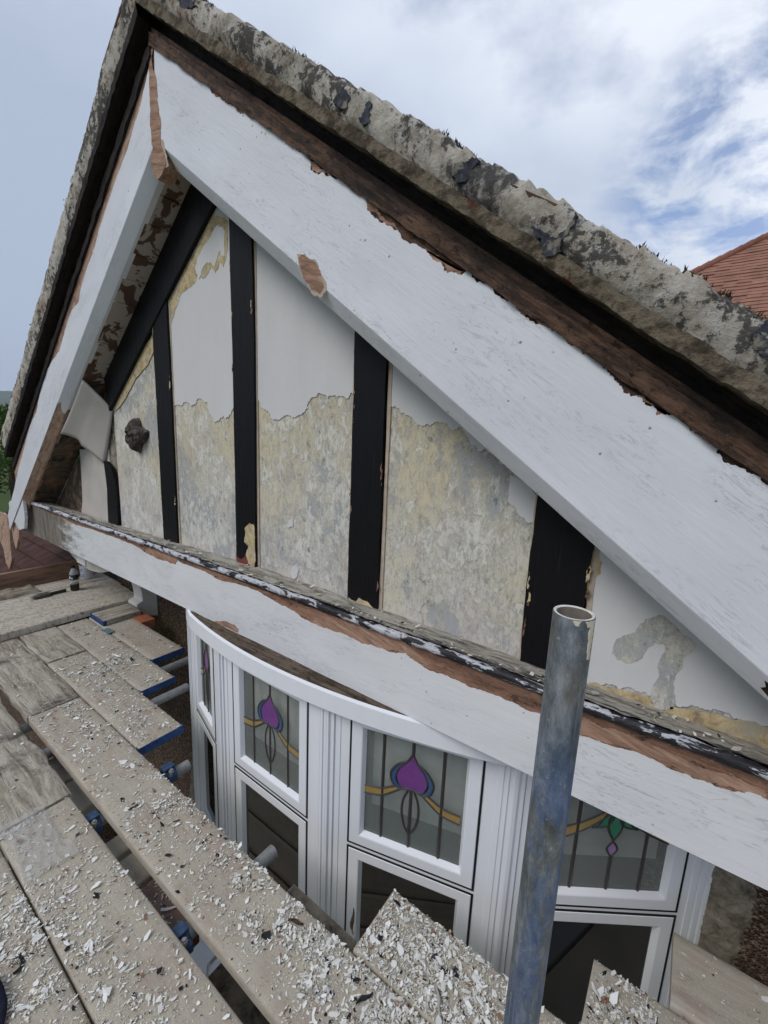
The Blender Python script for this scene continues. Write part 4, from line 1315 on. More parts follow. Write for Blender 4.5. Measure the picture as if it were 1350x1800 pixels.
U0, U1 = 0.104, 0.592
for i in range(5):
    fr, LEN = face_frame(i)
    if i == 0:
        m = MB()
        m.box(-0.002, LEN + 0.002, -2.6, -1.028, -0.05, 0.004, fn=fr)
        m.build('bay_cheek', UPVC, house)
        continue
    u1 = (LEN - 0.104 if i == 1 else U1) if i < 4 else 0.604
    u0 = U0 if i < 4 else 0.116
    # coupled mullions, ribbed, built on this facet: left half and right half
    def stile(ua, ub, ribs):
        m = MB()
        prof = [(ua, -0.05)] + ribs + [(ub, -0.05)]
        m.sweep(prof, [lambda a, b, z=z: fr(a, z, b) for z in (-2.6, -1.028)], closed=True)
        return m.build('mullion', UPVC, house)
    stile(-0.004, u0 - 0.006, [(-0.004, 0.012), (0.010, 0.012), (0.011, 0.003), (0.020, 0.003), (0.021, 0.009), (0.032, 0.009), (0.033, 0.0), (0.037, 0.0), (0.038, 0.004), (0.058, 0.004), (0.059, 0.001), (u0 - 0.006, 0.001)])
    rr = LEN + 0.004
    stile(u1 + 0.006, rr, [(u1 + 0.006, 0.001), (rr - 0.060, 0.001), (rr - 0.059, 0.004), (rr - 0.040, 0.004), (rr - 0.039, 0.0), (rr - 0.035, 0.0), (rr - 0.034, 0.009), (rr - 0.022, 0.009), (rr - 0.021, 0.003), (rr - 0.012, 0.003), (rr - 0.011, 0.012), (rr, 0.012)])
    for (ua, ub, va, vb) in ((u0 - 0.006, u1 + 0.006, ZL + 0.006, ZM - 0.006), (u0 - 0.006, u1 + 0.006, ZT + 0.005, ZT + 0.030), (-0.002, LEN + 0.002, -2.75, ZB - 0.006)):
        m = MB()
        m.box(ua, ub, va, vb, -0.05, 0.001, fn=fr)
        m.build('window_rail', UPVC, house)
    m = MB()
    m.box(u0 + 0.02, u1 - 0.02, ZB + 0.02, ZT - 0.02, -0.13, -0.12, fn=fr)
    m.build('dark_interior', GASKET, house)
    # opening lights
    for (zb, zt, upper_) in ((ZM, ZT, True), (ZB, ZL, False)):
        m = MB()
        gi = 0.056
        ring(m, fr, u0, u1, zb, zt, [(0.0015, -0.03), (0.0015, 0.003), (0.0035, 0.005), (gi - 0.014, 0.005), (gi - 0.010, 0.003), (gi, -0.016)])
        w = m.build('window_light', UPVC, house, label=None)
        m = MB()
        ring(m, fr, u0, u1, zb, zt, [(-0.0062, -0.05), (-0.0062, 0.0034), (0.0015, 0.0034), (0.0015, -0.04)])
        m.build('gasket', GASKET, w)
        if upper_:
            m = MB()
            m.box(u0 + 0.072, u1 - 0.060, zb + 0.150, zt - 0.085, -0.056, -0.052, fn=fr)
            m.build('pane_brightener', BRIGHTENER, w)  # added pale panel: lightens the pane's middle, leaves its edges dark
        ga, gb, gz0, gz1 = u0 + gi - 0.002, u1 - gi + 0.002, zb + gi - 0.002, zt - gi + 0.002
        m = MB()
        m.box(ga, gb, gz0, gz1, -0.019, -0.0155, fn=fr)
        m.build('pane', OBSCURE if upper_ else DARKPANE, w)
        if not upper_: continue
        gu = lambda t: ga + (gb - ga) * t
        gv = lambda t: gz1 - (gz1 - gz0) * t
        G = lambda p: (gu(p[0]), gv(p[1]))
        D0, D1 = -0.0152, -0.0115
        def lead(pts, wd=0.008, sm=True):
            wd *= 1.3
            mm = MB()
            q = [G(p_) for p_ in (curve(pts) if sm else pts)]
            ribbon(mm, q, wd, fr, D0, D1)
            mm.build('lead_strip', LEAD, w, fix=False)
        def glass(pts, mat, nm):
            mm = MB()
            mm.prism([G(p_) for p_ in pts], -0.0154, -0.0142, fr)
            mm.build(nm, mat, w)
        if i < 4:
            bud = curve([(0.485, 0.125), (0.435, 0.20), (0.36, 0.275), (0.325, 0.36), (0.355, 0.43), (0.42, 0.455), (0.475, 0.445)]) + list(reversed(curve([(0.485, 0.125), (0.535, 0.20), (0.61, 0.275), (0.645, 0.36), (0.615, 0.43), (0.55, 0.455), (0.475, 0.445)])))[1:-1]
            glass(bud, PURPLE, 'glass_bud')
            lead(bud + bud[:1], 0.008, False)
            for f in (lambda t: t, lambda t: 0.97 - t):
                wing = curve([(0.43, 0.205), (0.35, 0.243), (0.285, 0.315), (0.272, 0.375), (0.30, 0.44), (0.365, 0.47), (0.42, 0.455)]) + curve([(0.42, 0.455), (0.355, 0.43), (0.325, 0.36), (0.36, 0.275), (0.43, 0.205)])[1:-1]
                wing = [(f(a), b) for a, b in wing]
                glass(wing, BLUEG, 'glass_wing')
                lead(wing + wing[:1], 0.008, False)
                t_, b_ = curve([(0.0, 0.545), (0.17, 0.525), (0.32, 0.46)]), curve([(0.0, 0.618), (0.18, 0.588), (0.30, 0.520), (0.38, 0.465)])
                t_, b_ = [(f(a), b) for a, b in t_], [(f(a), b) for a, b in b_]
                glass(t_ + list(reversed(b_)), AMBER, 'glass_swag')
                lead(t_, 0.008, False)
                lead(b_, 0.008, False)
                lead([(f(a), b) for a, b in [(0.455, 0.46), (0.41, 0.56), (0.40, 0.68), (0.43, 0.80), (0.482, 0.875)]], 0.007)
            lead([(0.19, 0.0), (0.19, 1.0)], 0.010, False)
            lead([(0.79, 0.0), (0.79, 1.0)], 0.010, False)
            lead([(0.487, 0.0), (0.487, 0.13)], 0.010, False)
            lead([(0.485, 0.45), (0.485, 1.0)], 0.010, False)
        else:
            lead([(0.17, 0.0), (0.17, 1.0)], 0.010, False)
            lead([(0.80, 0.0), (0.80, 1.0)], 0.010, False)
            lead([(0.505, 0.0), (0.505, 0.28)], 0.010, False)
            lead([(0.505, 0.70), (0.505, 1.0)], 0.010, False)
            leaf = curve([(0.505, 0.28), (0.565, 0.36), (0.56, 0.46), (0.505, 0.555)]) + curve([(0.505, 0.555), (0.45, 0.46), (0.445, 0.36), (0.505, 0.28)])[1:-1]
            glass(leaf, GREENG, 'glass_leaf')
            lead(leaf + leaf[:1], 0.008, False)
            dropg = curve([(0.505, 0.565), (0.55, 0.63), (0.505, 0.70)]) + curve([(0.505, 0.70), (0.46, 0.63), (0.505, 0.565)])[1:-1]
            glass(dropg, MAUVE, 'glass_drop')
            lead(dropg + dropg[:1], 0.007, False)
            for f in (lambda t: t, lambda t: 1.01 - t):
                t_, b_ = curve([(0.0, 0.47), (0.22, 0.40), (0.44, 0.285)]), curve([(0.0, 0.565), (0.22, 0.475), (0.40, 0.36), (0.48, 0.29)])
                t_, b_ = [(f(a), b) for a, b in t_], [(f(a), b) for a, b in b_]
                glass(t_ + list(reversed(b_)), AMBER, 'glass_swag')
                lead(t_, 0.007, False)
                lead(b_, 0.007, False)
                lf = [(f(a), b) for a, b in curve([(0.50, 0.285), (0.42, 0.32), (0.36, 0.42), (0.30, 0.45)]) + curve([(0.30, 0.45), (0.42, 0.43), (0.47, 0.38), (0.50, 0.285)])[1:-1]]
                glass(lf, GREENG, 'glass_leaf')
                lead(lf + lf[:1], 0.007, False)

# curved white head over the lights, with bare ribbed timber on top of it
BX, BR, BY = -1.356, 2.9, 1.042
arc = []
for i in range(81):
    dx = -0.62 + 2.22 * i / 80
    arc.append((BX + dx, BY + BR - math.sqrt(BR * BR - dx * dx)))
arc = [(-2.275, 1.70), (-2.27, 1.40), (-2.24, 1.262), (-2.18, 1.210), (-2.08, 1.150)] + arc
m = MB()
hp = [(0.012, -0.948), (0.0, -0.954), (0.0, -1.024), (0.006, -1.030), (0.06, -1.034)]
m.sweep([(a, b) for a, b in hp], [lambda a, b, p=p: (p[0], p[1] + a, b) for p in arc])
m.build('bay_head', UPVC, house, fix=False, smooth=22)
m = MB()
hp = [(0.013, -0.952)] + [(0.0135 + 0.016 * j, -0.948 + (0.002 if j % 2 else -0.002)) for j in range(12)]
m.sweep(hp, [lambda a, b, p=p: (p[0], p[1] + a, b + 0.0015 * noise3(p[0], a * 20, 0, 6, 3)) for p in arc])
m.build('bay_head_timber', WOOD_T, house, fix=False, smooth=40)
m = MB()
m.box(-2.1, 1.2, 0.90, 1.12, -2.80, -2.75)
m.build('window_ledge', UPVC, house, bevel=0.01)
# low apron wall of the bay down to the ground
m = MB()
bp = [(x, y + 0.03) for x, y in BAY] + [(0.2343, 1.75)]
m.prism(bp, GZ, -2.752, lambda u, v, d: (u, v, d))
m.build('bay_wall', PEBBLE, house)

# ------------------------------------------------------------------ scaffold
DZ = -1.5
TH = 0.038


def board_mesh(L, W, seed, warp=0.004, thick=TH, edge=0.0):
    """length along x from 0 to L, width along y from 0 to W, top at z = 0"""
    rg = random.Random(seed)
    n = max(6, int(L / 0.06))
    ny = 6
    m = MB()
    prof = [(0, -thick), (0, -0.010), (0.0018, -0.004), (0.007, 0.0)] + [(W * j / ny, 0.0) for j in range(1, ny)] + [(W - 0.007, 0.0), (W - 0.0018, -0.004), (W, -0.010), (W, -thick)]
    o = rg.uniform(0, 100)
    def pt(a, b, x):
        cup = 0.0015 * ((a / W - 0.5) ** 2) * 4
        e = edge * noise3(x, a * 3, o, 7, 4) if (a < 0.01 or a > W - 0.01) else 0
        return (x, a + e + 0.0015 * noise3(x, o, 0, 2, 2), b + warp * noise3(x * 0.7, a, o, 1.5, 2) + cup + 0.0006 * noise3(x, a, o, 20, 2))
    m.sweep(prof, [lambda a, b, x=L * i / n: pt(a, b, x) for i in range(n + 1)], closed=True)
    return m.mesh('scaffold_board')


BG = 'scaffold boards laid on the deck'


def board(x0, x1, y0, y1, label, z=DZ, mat=BOARD, bands='', seed=0, along='x', warp=0.004, edge=0.0, tilt=0.0, group=BG, name='scaffold_board', cat='scaffold board', skew=0.0, thick=TH):
    if along == 'x': L, W = x1 - x0, y1 - y0
    else: L, W = y1 - y0, x1 - x0
    o = link(name, board_mesh(L, W, seed or rnd.randrange(9999), warp, thick, edge), mat, smooth=50, label=label, cat=cat, group=group)
    if along == 'x':
        o.location = (x0, y0, z)
        o.rotation_euler = (tilt, 0, skew)
    else:
        o.location = (x1, y0, z)
        o.rotation_euler = (0, tilt, R(90) + skew)
    for ch in bands:
        e = 0.0 if ch == 'a' else L
        s = 1 if ch == 'a' else -1
        m = MB()
        t = 0.0022
        m.box(min(e - s * t, e + s * 0.001), max(e - s * t, e + s * 0.001), -t, W + t, -thick - t, t * 0.5)
        m.box(min(e, e + s * 0.022), max(e, e + s * 0.022), -t, 0.0, -thick - t, 0.001)
        m.box(min(e, e + s * 0.022), max(e, e + s * 0.022), W, W + t, -thick - t, 0.001)
        b = MB()
        b.v, b.f, b.m = m.v, m.f, m.m
        me = b.mesh('end_band')
        eb = bpy.data.objects.new('end_band', me)
        C.objects.link(eb)
        me.materials.append(BAND)
        eb.parent = o
    return o


yA, yB, yC, yD = (0.564, 0.796), (0.801, 1.017), (1.022, 1.219), (1.224, 1.440)
board(-2.56, 1.4, *yA, 'long flake-strewn board beside the gap, passing under the bow window', seed=3, warp=0.003)
board(-3.08, -1.915, *yB, 'board with chipped dark end pointing at the bow window, next to the long flaky board', bands='b', seed=4)
board(-3.62, -2.36, *yC, 'board with middle of the three blue ends stepping back along the wall', bands='b', seed=5)
board(-3.62, -2.65, *yD, 'board with bright blue end nearest the pebbledash wall on the left', bands='b', seed=6)
board(-0.615, 1.4, *yB, 'flake-covered board whose square end points up at the middle window', seed=8, bands='')
board(-0.037, 1.4, *yC, 'chip-covered board end with a dark square edge, right of the grey pole', seed=9)
board(0.15, 1.4, *yD, 'cleaner brown board end propped against the right window frame', seed=10, z=DZ + 0.012)
board(-3.62, -3.09, *yB, 'pale short weathered board end beside the crossing planks', mat=OLDBOARD, seed=11, edge=0.012, z=DZ + 0.006)
board(-3.62, -2.57, *yA, 'mossy cracked grey board running on from the long flaky board', mat=OLDBOARD, seed=12, edge=0.012)
board(-1.86, 1.4, 0.285, 0.511, 'near deck board along the gap, strewn with white flakes', seed=13)
board(-3.3, -1.87, 0.270, 0.522, 'rough grey weathered board at the left edge, along the dark gap', mat=OLDBOARD, seed=14, edge=0.016, z=DZ + 0.004)
board(-1.75, 1.4, 0.055, 0.279, 'near deck board at the bottom left corner, thick with pale flakes', seed=15)
board(-3.6, -1.76, 0.03, 0.262, 'grey weathered board at the very left edge, furthest from the house', mat=OLDBOARD, seed=16, edge=0.012)
# boards the viewer stands on, outside the picture
for i in range(3):
    board(-3.0, 1.6, -0.18 - 0.232 * i, 0.046 - 0.232 * i, 'plain deck board under the viewer, outside the picture', seed=20 + i)

# planks laid across at the far end of the deck, one thickness higher
PG = 'planks laid crosswise at the far end'
board(-3.845, -3.63, 0.45, 1.62, 'pale crosswise plank nearest the viewer, lying over the deck boards', z=-1.445, mat=PALEBOARD, along='y', seed=31, group=PG, thick=0.05, name='plank', cat='plank')
board(-4.065, -3.85, 0.45, 1.63, 'second pale crosswise plank, just in front of the bottle', z=-1.443, mat=PALEBOARD, along='y', seed=32, group=PG, thick=0.05, name='plank', cat='plank')
board(-4.295, -4.075, 0.45, 1.66, 'crosswise plank with the bottle and the dark brush on it', z=-1.450, mat=PALEBOARD, along='y', seed=33, group=PG, thick=0.05, name='plank', cat='plank')
board(-4.535, -4.305, 0.45, 1.66, 'crosswise plank under the white tub, against the brown upright board', z=-1.447, mat=PALEBOARD, along='y', seed=34, group=PG, thick=0.05, name='plank', cat='plank')
board(-3.60, -3.38, 1.235, 1.50, 'short loose grey board with a blue end lying below the corbel', z=-1.462, mat=OLDBOARD, along='y', seed=35, bands='a', group=PG, edge=0.002)
m = MB()
for i_, (x0_, x1_, y0_, y1_, h_, lab__) in enumerate(((-4.54, -4.33, 0.50, 0.80, 0.055, 'lumpy mortar-stained slab at the left edge, against the brown upright board'), (-4.52, -4.32, 0.82, 1.14, 0.035, 'pale slab lying flat between the lumpy slab and the dark brush'))):
    m = grid_mesh(x0_, x1_, y0_, y1_, 18, 26, lambda x, y: (x + 0.012 * noise3(x, y, 2, 9, 2), y + 0.015 * noise3(x, y, 5, 8, 2), -1.450 + h_ * (min(1, 8 * min((x - x0_) / (x1_ - x0_), (x1_ - x) / (x1_ - x0_), (y - y0_) / (y1_ - y0_), (y1_ - y) / (y1_ - y0_))) ** 0.5) * (1 + 0.35 * noise3(x, y, i_, 10, 3))))
    m.build('stone_slab', OLDBOARD if i_ == 0 else CEMENT, fix=False, smooth=60, label=lab__, cat='slab')
# upright toe board
m = MB()
m.box(-4.60, -4.56, 0.2, 1.68, -1.45, -1.30)
m.build('toe_board', TOE, bevel=0.004, label='brown upright toe board standing on edge behind the bottle and tub', cat='toe board')

# lower boards and steel seen through the gap
LG = 'lower boards seen through the gap'
board(-2.30, -2.09, 0.30, 0.80, 'lower board seen through the gap, furthest from the viewer', z=-1.60, along='y', seed=41, group=LG)
board(-2.08, -1.87, 0.30, 0.80, 'lower board seen through the gap, just before the pale joint', z=-1.60, along='y', seed=42, group=LG)
board(-1.64, -1.545, 0.30, 0.80, 'narrow lower board seen through the gap beside the blue coupler', z=-1.60, along='y', seed=44, group=LG)
board(-1.52, -1.38, 0.30, 0.80, 'lower board seen through the gap between two dark slots', z=-1.60, along='y', seed=45, group=LG)
RED = flat('reddish_board', (0.22, 0.15, 0.125), 0.9, 0.1, 0.2, 20)
board(-1.36, -1.13, 0.48, 0.70, 'reddish lower board lying lengthwise below the gap', z=-1.60, seed=46, group=LG, mat=RED)

for i in range(8):
    board(-3.2, 1.8, -1.25 + 0.232 * i, -1.25 + 0.232 * i + 0.225, 'board of the lower scaffold lift, glimpsed in the gap and the dark panes', z=-3.45, seed=60 + i, group='boards of the lower scaffold lift')

TG = 'scaffold tubes under the boards'


def tube(p0, p1, label, r=0.02415, group=TG, name='scaffold_tube', mat=None):
    p0, p1 = Vector(p0), Vector(p1)
    d_ = (p1 - p0)
    L = d_.length
    m = MB()
    prof = [(r, 0), (r, L), (r - 0.004, L), (r - 0.004, L - 0.30), (0.0, L - 0.31)]
    m.lathe(prof, (0, 0, 0), 24)
    m.lathe([(0.0, 0.0), (r, 0.0)], (0, 0, 0), 24)
    o = link(name, m.mesh(name), mat or STEEL, smooth=35, label=label, cat='scaffold tube', group=group)
    o.location = p0
    o.rotation_euler = d_.to_track_quat('Z', 'Y').to_euler()
    return o


tz = DZ - TH - 0.026
tube((-1.08, -0.7, tz), (-1.08, 0.895, tz), 'steel tube poking out under the long board, in front of the lower window')
tube((-1.72, -0.7, tz), (-1.72, 0.93, tz), 'steel tube with a blue coupler at the left corner of the bow window')
tube((-2.30, -0.7, tz), (-2.30, 1.26, tz), 'steel tube under the middle blue board end')
tube((-2.60, 0.2, tz - 0.01), (-2.60, 1.47, tz - 0.01), 'steel tube under the bright blue board end by the wall')
tube((-3.25, -0.7, tz), (-3.25, 1.5, tz), 'steel tube hidden below the crosswise planks')
tube((-0.02, -0.7, tz - 0.002), (-0.02, 1.08, tz - 0.002), 'steel tube under the boards right of the upright pole')
tube((1.0, -0.7, tz), (1.0, 1.5, tz), 'steel tube at the far right end of the deck')
tube((-4.45, 0.40, tz - 0.05), (1.6, 0.40, tz - 0.05), 'long steel tube running lengthwise under the near deck', group='ledger tubes along the deck')


# the upright pole in front of the window
PX, PYY, PR, PT = -0.0935, 0.5375, 0.0240, -0.205
pole = empty('scaffold_pole', (PX, PYY, GZ), label='upright grey steel scaffold pole smeared with blue paint, open at the top', cat='scaffold pole')
m = MB()
m.lathe([(PR, GZ)] + [(PR, GZ + (PT - GZ) * j / 40) for j in range(1, 40)] + [(PR, PT - 0.0012), (PR - 0.0008, PT)], (PX, PYY, 0), 64)
m.build('tube_shell', POLE, pole, fix=True, smooth=40)
m = MB()
m.lathe([(PR - 0.0008, PT), (PR - 0.0034, PT), (PR - 0.0042, PT - 0.001)], (PX, PYY, 0), 64)
m.build('rim', RIM, pole, fix=True, smooth=40)
m = MB()
m.lathe([(PR - 0.0042, PT - 0.001), (PR - 0.0042, PT - 0.35), (0, PT - 0.36)], (PX, PYY, 0), 64)
m.build('bore', flat('rusty_bore', (0.20, 0.175, 0.15), 0.8, 0.3, 0.25, 60), pole, fix=True, smooth=40)
# drips of cream paint down from the rim: curved sheets hugging the tube
def splash(th0, th1, z0, z1, seed):
    rg = random.Random(seed)
    m = MB()
    n, q = 10, 16
    vs, fs = [], []
    for j in range(q + 1):
        t = j / q
        w = (1 - 0.55 * t) * (0.8 + 0.35 * rg.random())
        c_ = (th0 + th1) / 2 + rg.uniform(-0.03, 0.03)
        h = (th1 - th0) / 2 * w
        for i in range(n + 1):
            th = c_ - h + 2 * h * i / n
            rr_ = PR + 0.0009 - (0.0007 if i in (0, n) else 0)
            vs.append((PX + rr_ * math.cos(th), PYY + rr_ * math.sin(th), z0 + (z1 - z0) * t))
    for j in range(q):
        for i in range(n):
            fs.append((j * (n + 1) + i, j * (n + 1) + i + 1, (j + 1) * (n + 1) + i + 1, (j + 1) * (n + 1) + i))
    m.add(vs, fs)
    m.build('paint_drip', SPLASH, pole, fix=False, smooth=60)


splash(R(-34), R(-8), PT - 0.0005, PT - 0.05, 3)
splash(R(-80), R(-58), PT - 0.0005, PT - 0.007, 5)
splash(R(-46), R(-24), PT - 0.001, PT - 0.008, 8)


def coupler(x, y, z, label, rot=0.0):
    t = empty('scaffold_coupler', (x, y, z), label=label, cat='coupler', group='blue scaffold couplers')
    m = MB()
    m.lathe([(0.026, -0.024), (0.032, -0.024), (0.033, 0.0), (0.032, 0.024), (0.026, 0.024)], (0, 0, 0), 20)
    # turn the collar so that it wraps the transom (axis along y)
    m.v = [(a, c_, b) for a, b, c_ in m.v]
    q = [link('collar', m.mesh('collar'), COUPLER, smooth=40)]
    m = MB()
    m.box(-0.020, 0.020, -0.024, 0.024, 0.030, 0.044)
    m.box(0.030, 0.052, -0.018, 0.018, -0.012, 0.022)
    q.append(link('flap', m.mesh('flap'), COUPLER, bevel=0.003))
    m = MB()
    m.tube((0.042, -0.006, 0.0), (0.042, -0.006, 0.052), 0.006, 8)
    m.tube((0.042, -0.006, 0.034), (0.042, -0.006, 0.046), 0.011, 6)
    q.append(link('bolt', m.mesh('bolt'), STEEL))
    for o in q: o.parent = t
    t.rotation_euler = (0, 0, rot)
    return t


coupler(-1.725, 0.838, tz + 0.012, 'blue coupler on the tube at the left corner of the bow window')
coupler(-1.72, 0.532, tz, 'blue coupler in the gap below the deck, further one')
coupler(-1.08, 0.528, tz, 'blue coupler in the gap below the deck, nearer one')

# slab of board propped between the lower boards and a debris-filled lower tray
m = MB()
m.box(-1.12, -1.09, 0.50, 0.60, -1.66, -1.60)
m.build('timber_packer', flat('brown_packer', (0.16, 0.06, 0.04), 0.8, 0.2, 0.2, 30), bevel=0.003, label='small red-brown block of wood jammed in the gap under the deck', cat='wood block')
tr = empty('debris_tray', (-0.6, 0.7, -1.78), label='white-edged tray full of grey debris, seen low down through the gap', cat='tray')
m = MB()
m.box(-1.06, 0.6, 0.40, 0.98, -1.792, -1.782)
m.build('tray_floor', CEMENT, tr)
m = MB()
ed = [(-1.065, 0.50), (-1.02, 0.575), (0.6, 0.55)]
m.sweep([(0, -1.765), (0, -1.748), (0.004, -1.744), (0.009, -1.748), (0.009, -1.765)], [lambda a, b, p=p: (p[0], p[1] - a, b) for p in [(-1.075, 0.70), (-1.07, 0.62), (-1.03, 0.585), (0.6, 0.565)]], closed=True)
m.build('tray_edge', UPVC, tr)

# ------------------------------------------------------------------ paint flakes
FM = [flat('flake_white', (0.68, 0.68, 0.66), 0.6, 0.3, 0.05), flat('flake_cream', (0.56, 0.53, 0.43), 0.7, 0.2, 0.1), flat('flake_grey', (0.34, 0.33, 0.30), 0.8, 0.2, 0.2),
      flat('flake_black', (0.012, 0.012, 0.016), 0.5, 0.3, 0.1), flat('flake_brown', (0.22, 0.12, 0.08), 0.8, 0.2, 0.2)]
WTS = [0.46, 0.27, 0.15, 0.07, 0.05]


def flake(m, x, y, z, s, mi, rg, slim=None):
    n = rg.choice((4, 5, 5, 6))
    a0 = rg.uniform(0, 6.28)
    el = slim or rg.uniform(0.22, 0.75)
    ca, sa = math.cos(a0), math.sin(a0)
    tx, ty = rg.gauss(0, 0.22), rg.gauss(0, 0.22)
    curl = rg.uniform(-6, 10) if s > 0.006 else 0
    pts = []
    for i in range(n):
        t = 6.283 * (i + rg.uniform(-0.3, 0.3)) / n
        r = s * rg.uniform(0.7, 1.15)
        u, v = r * math.cos(t), r * math.sin(t) * el
        px, py = u * ca - v * sa, u * sa + v * ca
        pts.append([x + px, y + py, px * tx + py * ty + curl * u * u])
    lo = min(p_[2] for p_ in pts)
    b = len(m.v)
    m.v += [(p_[0], p_[1], z + p_[2] - lo + 0.0008) for p_ in pts]
    m.f.append(list(range(b, b + n)))
    m.m.append(mi)


ROWS = [(-2.56, 1.2, *yA, 1.0), (-3.08, -1.92, *yB, 0.9), (-3.6, -2.37, *yC, 0.6), (-3.6, -2.66, *yD, 0.25), (-0.61, 1.2, *yB, 1.5), (-0.03, 1.2, *yC, 1.3), (0.16, 1.2, *yD, 0.10),
        (-1.86, 1.2, 0.285, 0.508, 0.75), (-1.75, 1.0, 0.06, 0.278, 0.9), (-3.5, -2.57, *yA, 0.18), (-3.2, -1.9, 0.285, 0.50, 0.06), (-1.36, -1.13, 0.5, 0.69, -1)]
SPOTS = [(c_, r_, w_) for (c_, r_, w_) in zip(
    [(-0.4697, 0.7962), (-0.6709, 0.8133), (-0.7700, 0.8168), (-1.0132, 0.8129), (-1.2139, 0.7924), (-1.4932, 0.7983), (-2.7512, 1.0103), (-2.7904, 1.1090), (-2.2601, 0.7091), (-1.3909, 0.2605), (-1.4801, 0.2299), (-1.2177, 0.2888), (-1.0639, 0.3139), (-0.4955, 0.7035), (-0.4079, 0.9075), (-0.5650, 0.9337), (-0.3182, 0.9431), (0.0268, 1.1438), (-2.2040, 0.9255), (-1.7570, 0.8688), (-0.7689, 0.7194), (-0.9540, 0.6750), (-1.4466, 0.3811), (-0.6477, 0.6917), (-0.3891, 0.7843), (-1.2148, 0.1991)],
    [0.13, 0.12, 0.10, 0.10, 0.10, 0.12, 0.10, 0.08, 0.06, 0.10, 0.09, 0.07, 0.08, 0.10, 0.11, 0.08, 0.10, 0.12, 0.05, 0.09, 0.08, 0.07, 0.07, 0.07, 0.10, 0.07],
    [3.2, 2.0, 1.8, 1.0, 1.0, 1.0, 2.6, 2.0, 0.8, 2.4, 2.4, 1.2, 1.3, 2.6, 2.4, 1.8, 2.2, 1.6, 0.8, 0.9, 1.3, 1.0, 0.9, 1.4, 2.4, 1.2])]
m = MB()
rg = random.Random(11)
for (xa, xb, ya, yb_, dens) in ROWS:
    area = (xb - xa) * (yb_ - ya)
    if dens < 0: zb, dens = -1.598, 0.6
    else: zb = DZ + (0.012 if ya == yD[0] and xa > 0 else 0) + (0.004 if dens < 0.1 else 0) + 0.002
    for _ in range(int(area * 165000)):
        x, y = rg.uniform(xa, xb), rg.uniform(ya + 0.003, yb_ - 0.003)
        pr = 0.13 + 0.36 * max(0, noise3(x, y, 5, 5.0, 3) + 0.15)
        for (c_, r_, w_) in SPOTS:
            d2 = ((x - c_[0]) ** 2 + (y - c_[1]) ** 2) / (r_ * r_)
            if d2 < 6: pr += 0.34 * w_ * math.exp(-d2 * 1.1) * (0.5 + 1.0 * max(0, 0.5 + noise3(x, y, 9, 14, 3)))
        pr *= max(0.22, 0.55 + 1.4 * noise3(x, y, 4, 16, 3))
        if rg.random() > pr * dens: continue
        s = min(0.022, 0.0012 + rg.expovariate(1 / 0.0023))
        if rg.random() < 0.45: s = rg.uniform(0.0007, 0.0020)
        mi = rg.choices(range(5), WTS)[0]
        if s > 0.009 and mi in (1, 2): mi = 0
        if s > 0.004 and rg.random() < 0.10:      # a curled strip
            a0, L, w, cv = rg.uniform(0, 6.28), s * rg.uniform(1.5, 2.6), s * rg.uniform(0.2, 0.35), rg.uniform(-2.2, 2.2)
            b0, px, py, hd = len(m.v), x, y, a0
            for j in range(6):
                lift = 0.0012 + L * 0.20 * (j / 5 - 0.5) ** 2 * 2
                nx, ny = -math.sin(hd), math.cos(hd)
                ww = w * (1.0 - 0.5 * abs(j / 5 - 0.5)) * rg.uniform(0.8, 1.2)
                m.v += [(px + nx * ww, py + ny * ww, zb + lift + ww * 0.35), (px - nx * ww, py - ny * ww, zb + lift)]
                px += math.cos(hd) * L / 5
                py += math.sin(hd) * L / 5
                hd += cv / 5
            for j in range(5):
                m.f.append([b0 + 2 * j, b0 + 2 * j + 1, b0 + 2 * j + 3, b0 + 2 * j + 2])
                m.m.append(mi)
            continue
        flake(m, x, y, zb + rg.uniform(0, 0.004) * (pr > 0.4), s, mi, rg, rg.uniform(0.15, 0.3) if rg.random() < 0.25 else None)
# dust-fine crumbs and flakes lying on the window sill too
for _ in range(900):
    x = rg.uniform(-2.6, 0.6)
    y = rg.uniform(1.13, 1.24)
    if noise3(x, y, 2, 6, 3) < -0.05: continue
    flake(m, x, y, -0.655 + 0.7 * sag(x) + (1.264 - y) / 0.126 * (0.009 - 0.4 * sag(x)) + 0.004, 0.0015 + rg.expovariate(1 / 0.003), rg.choices(range(5), [0.3, 0.4, 0.2, 0.05, 0.05])[0], rg)
print('flakes', len(m.f))
m.build('paint_flakes', FM, fix=False, kind='stuff', label='loose white, cream and black paint flakes scattered over boards and sill')

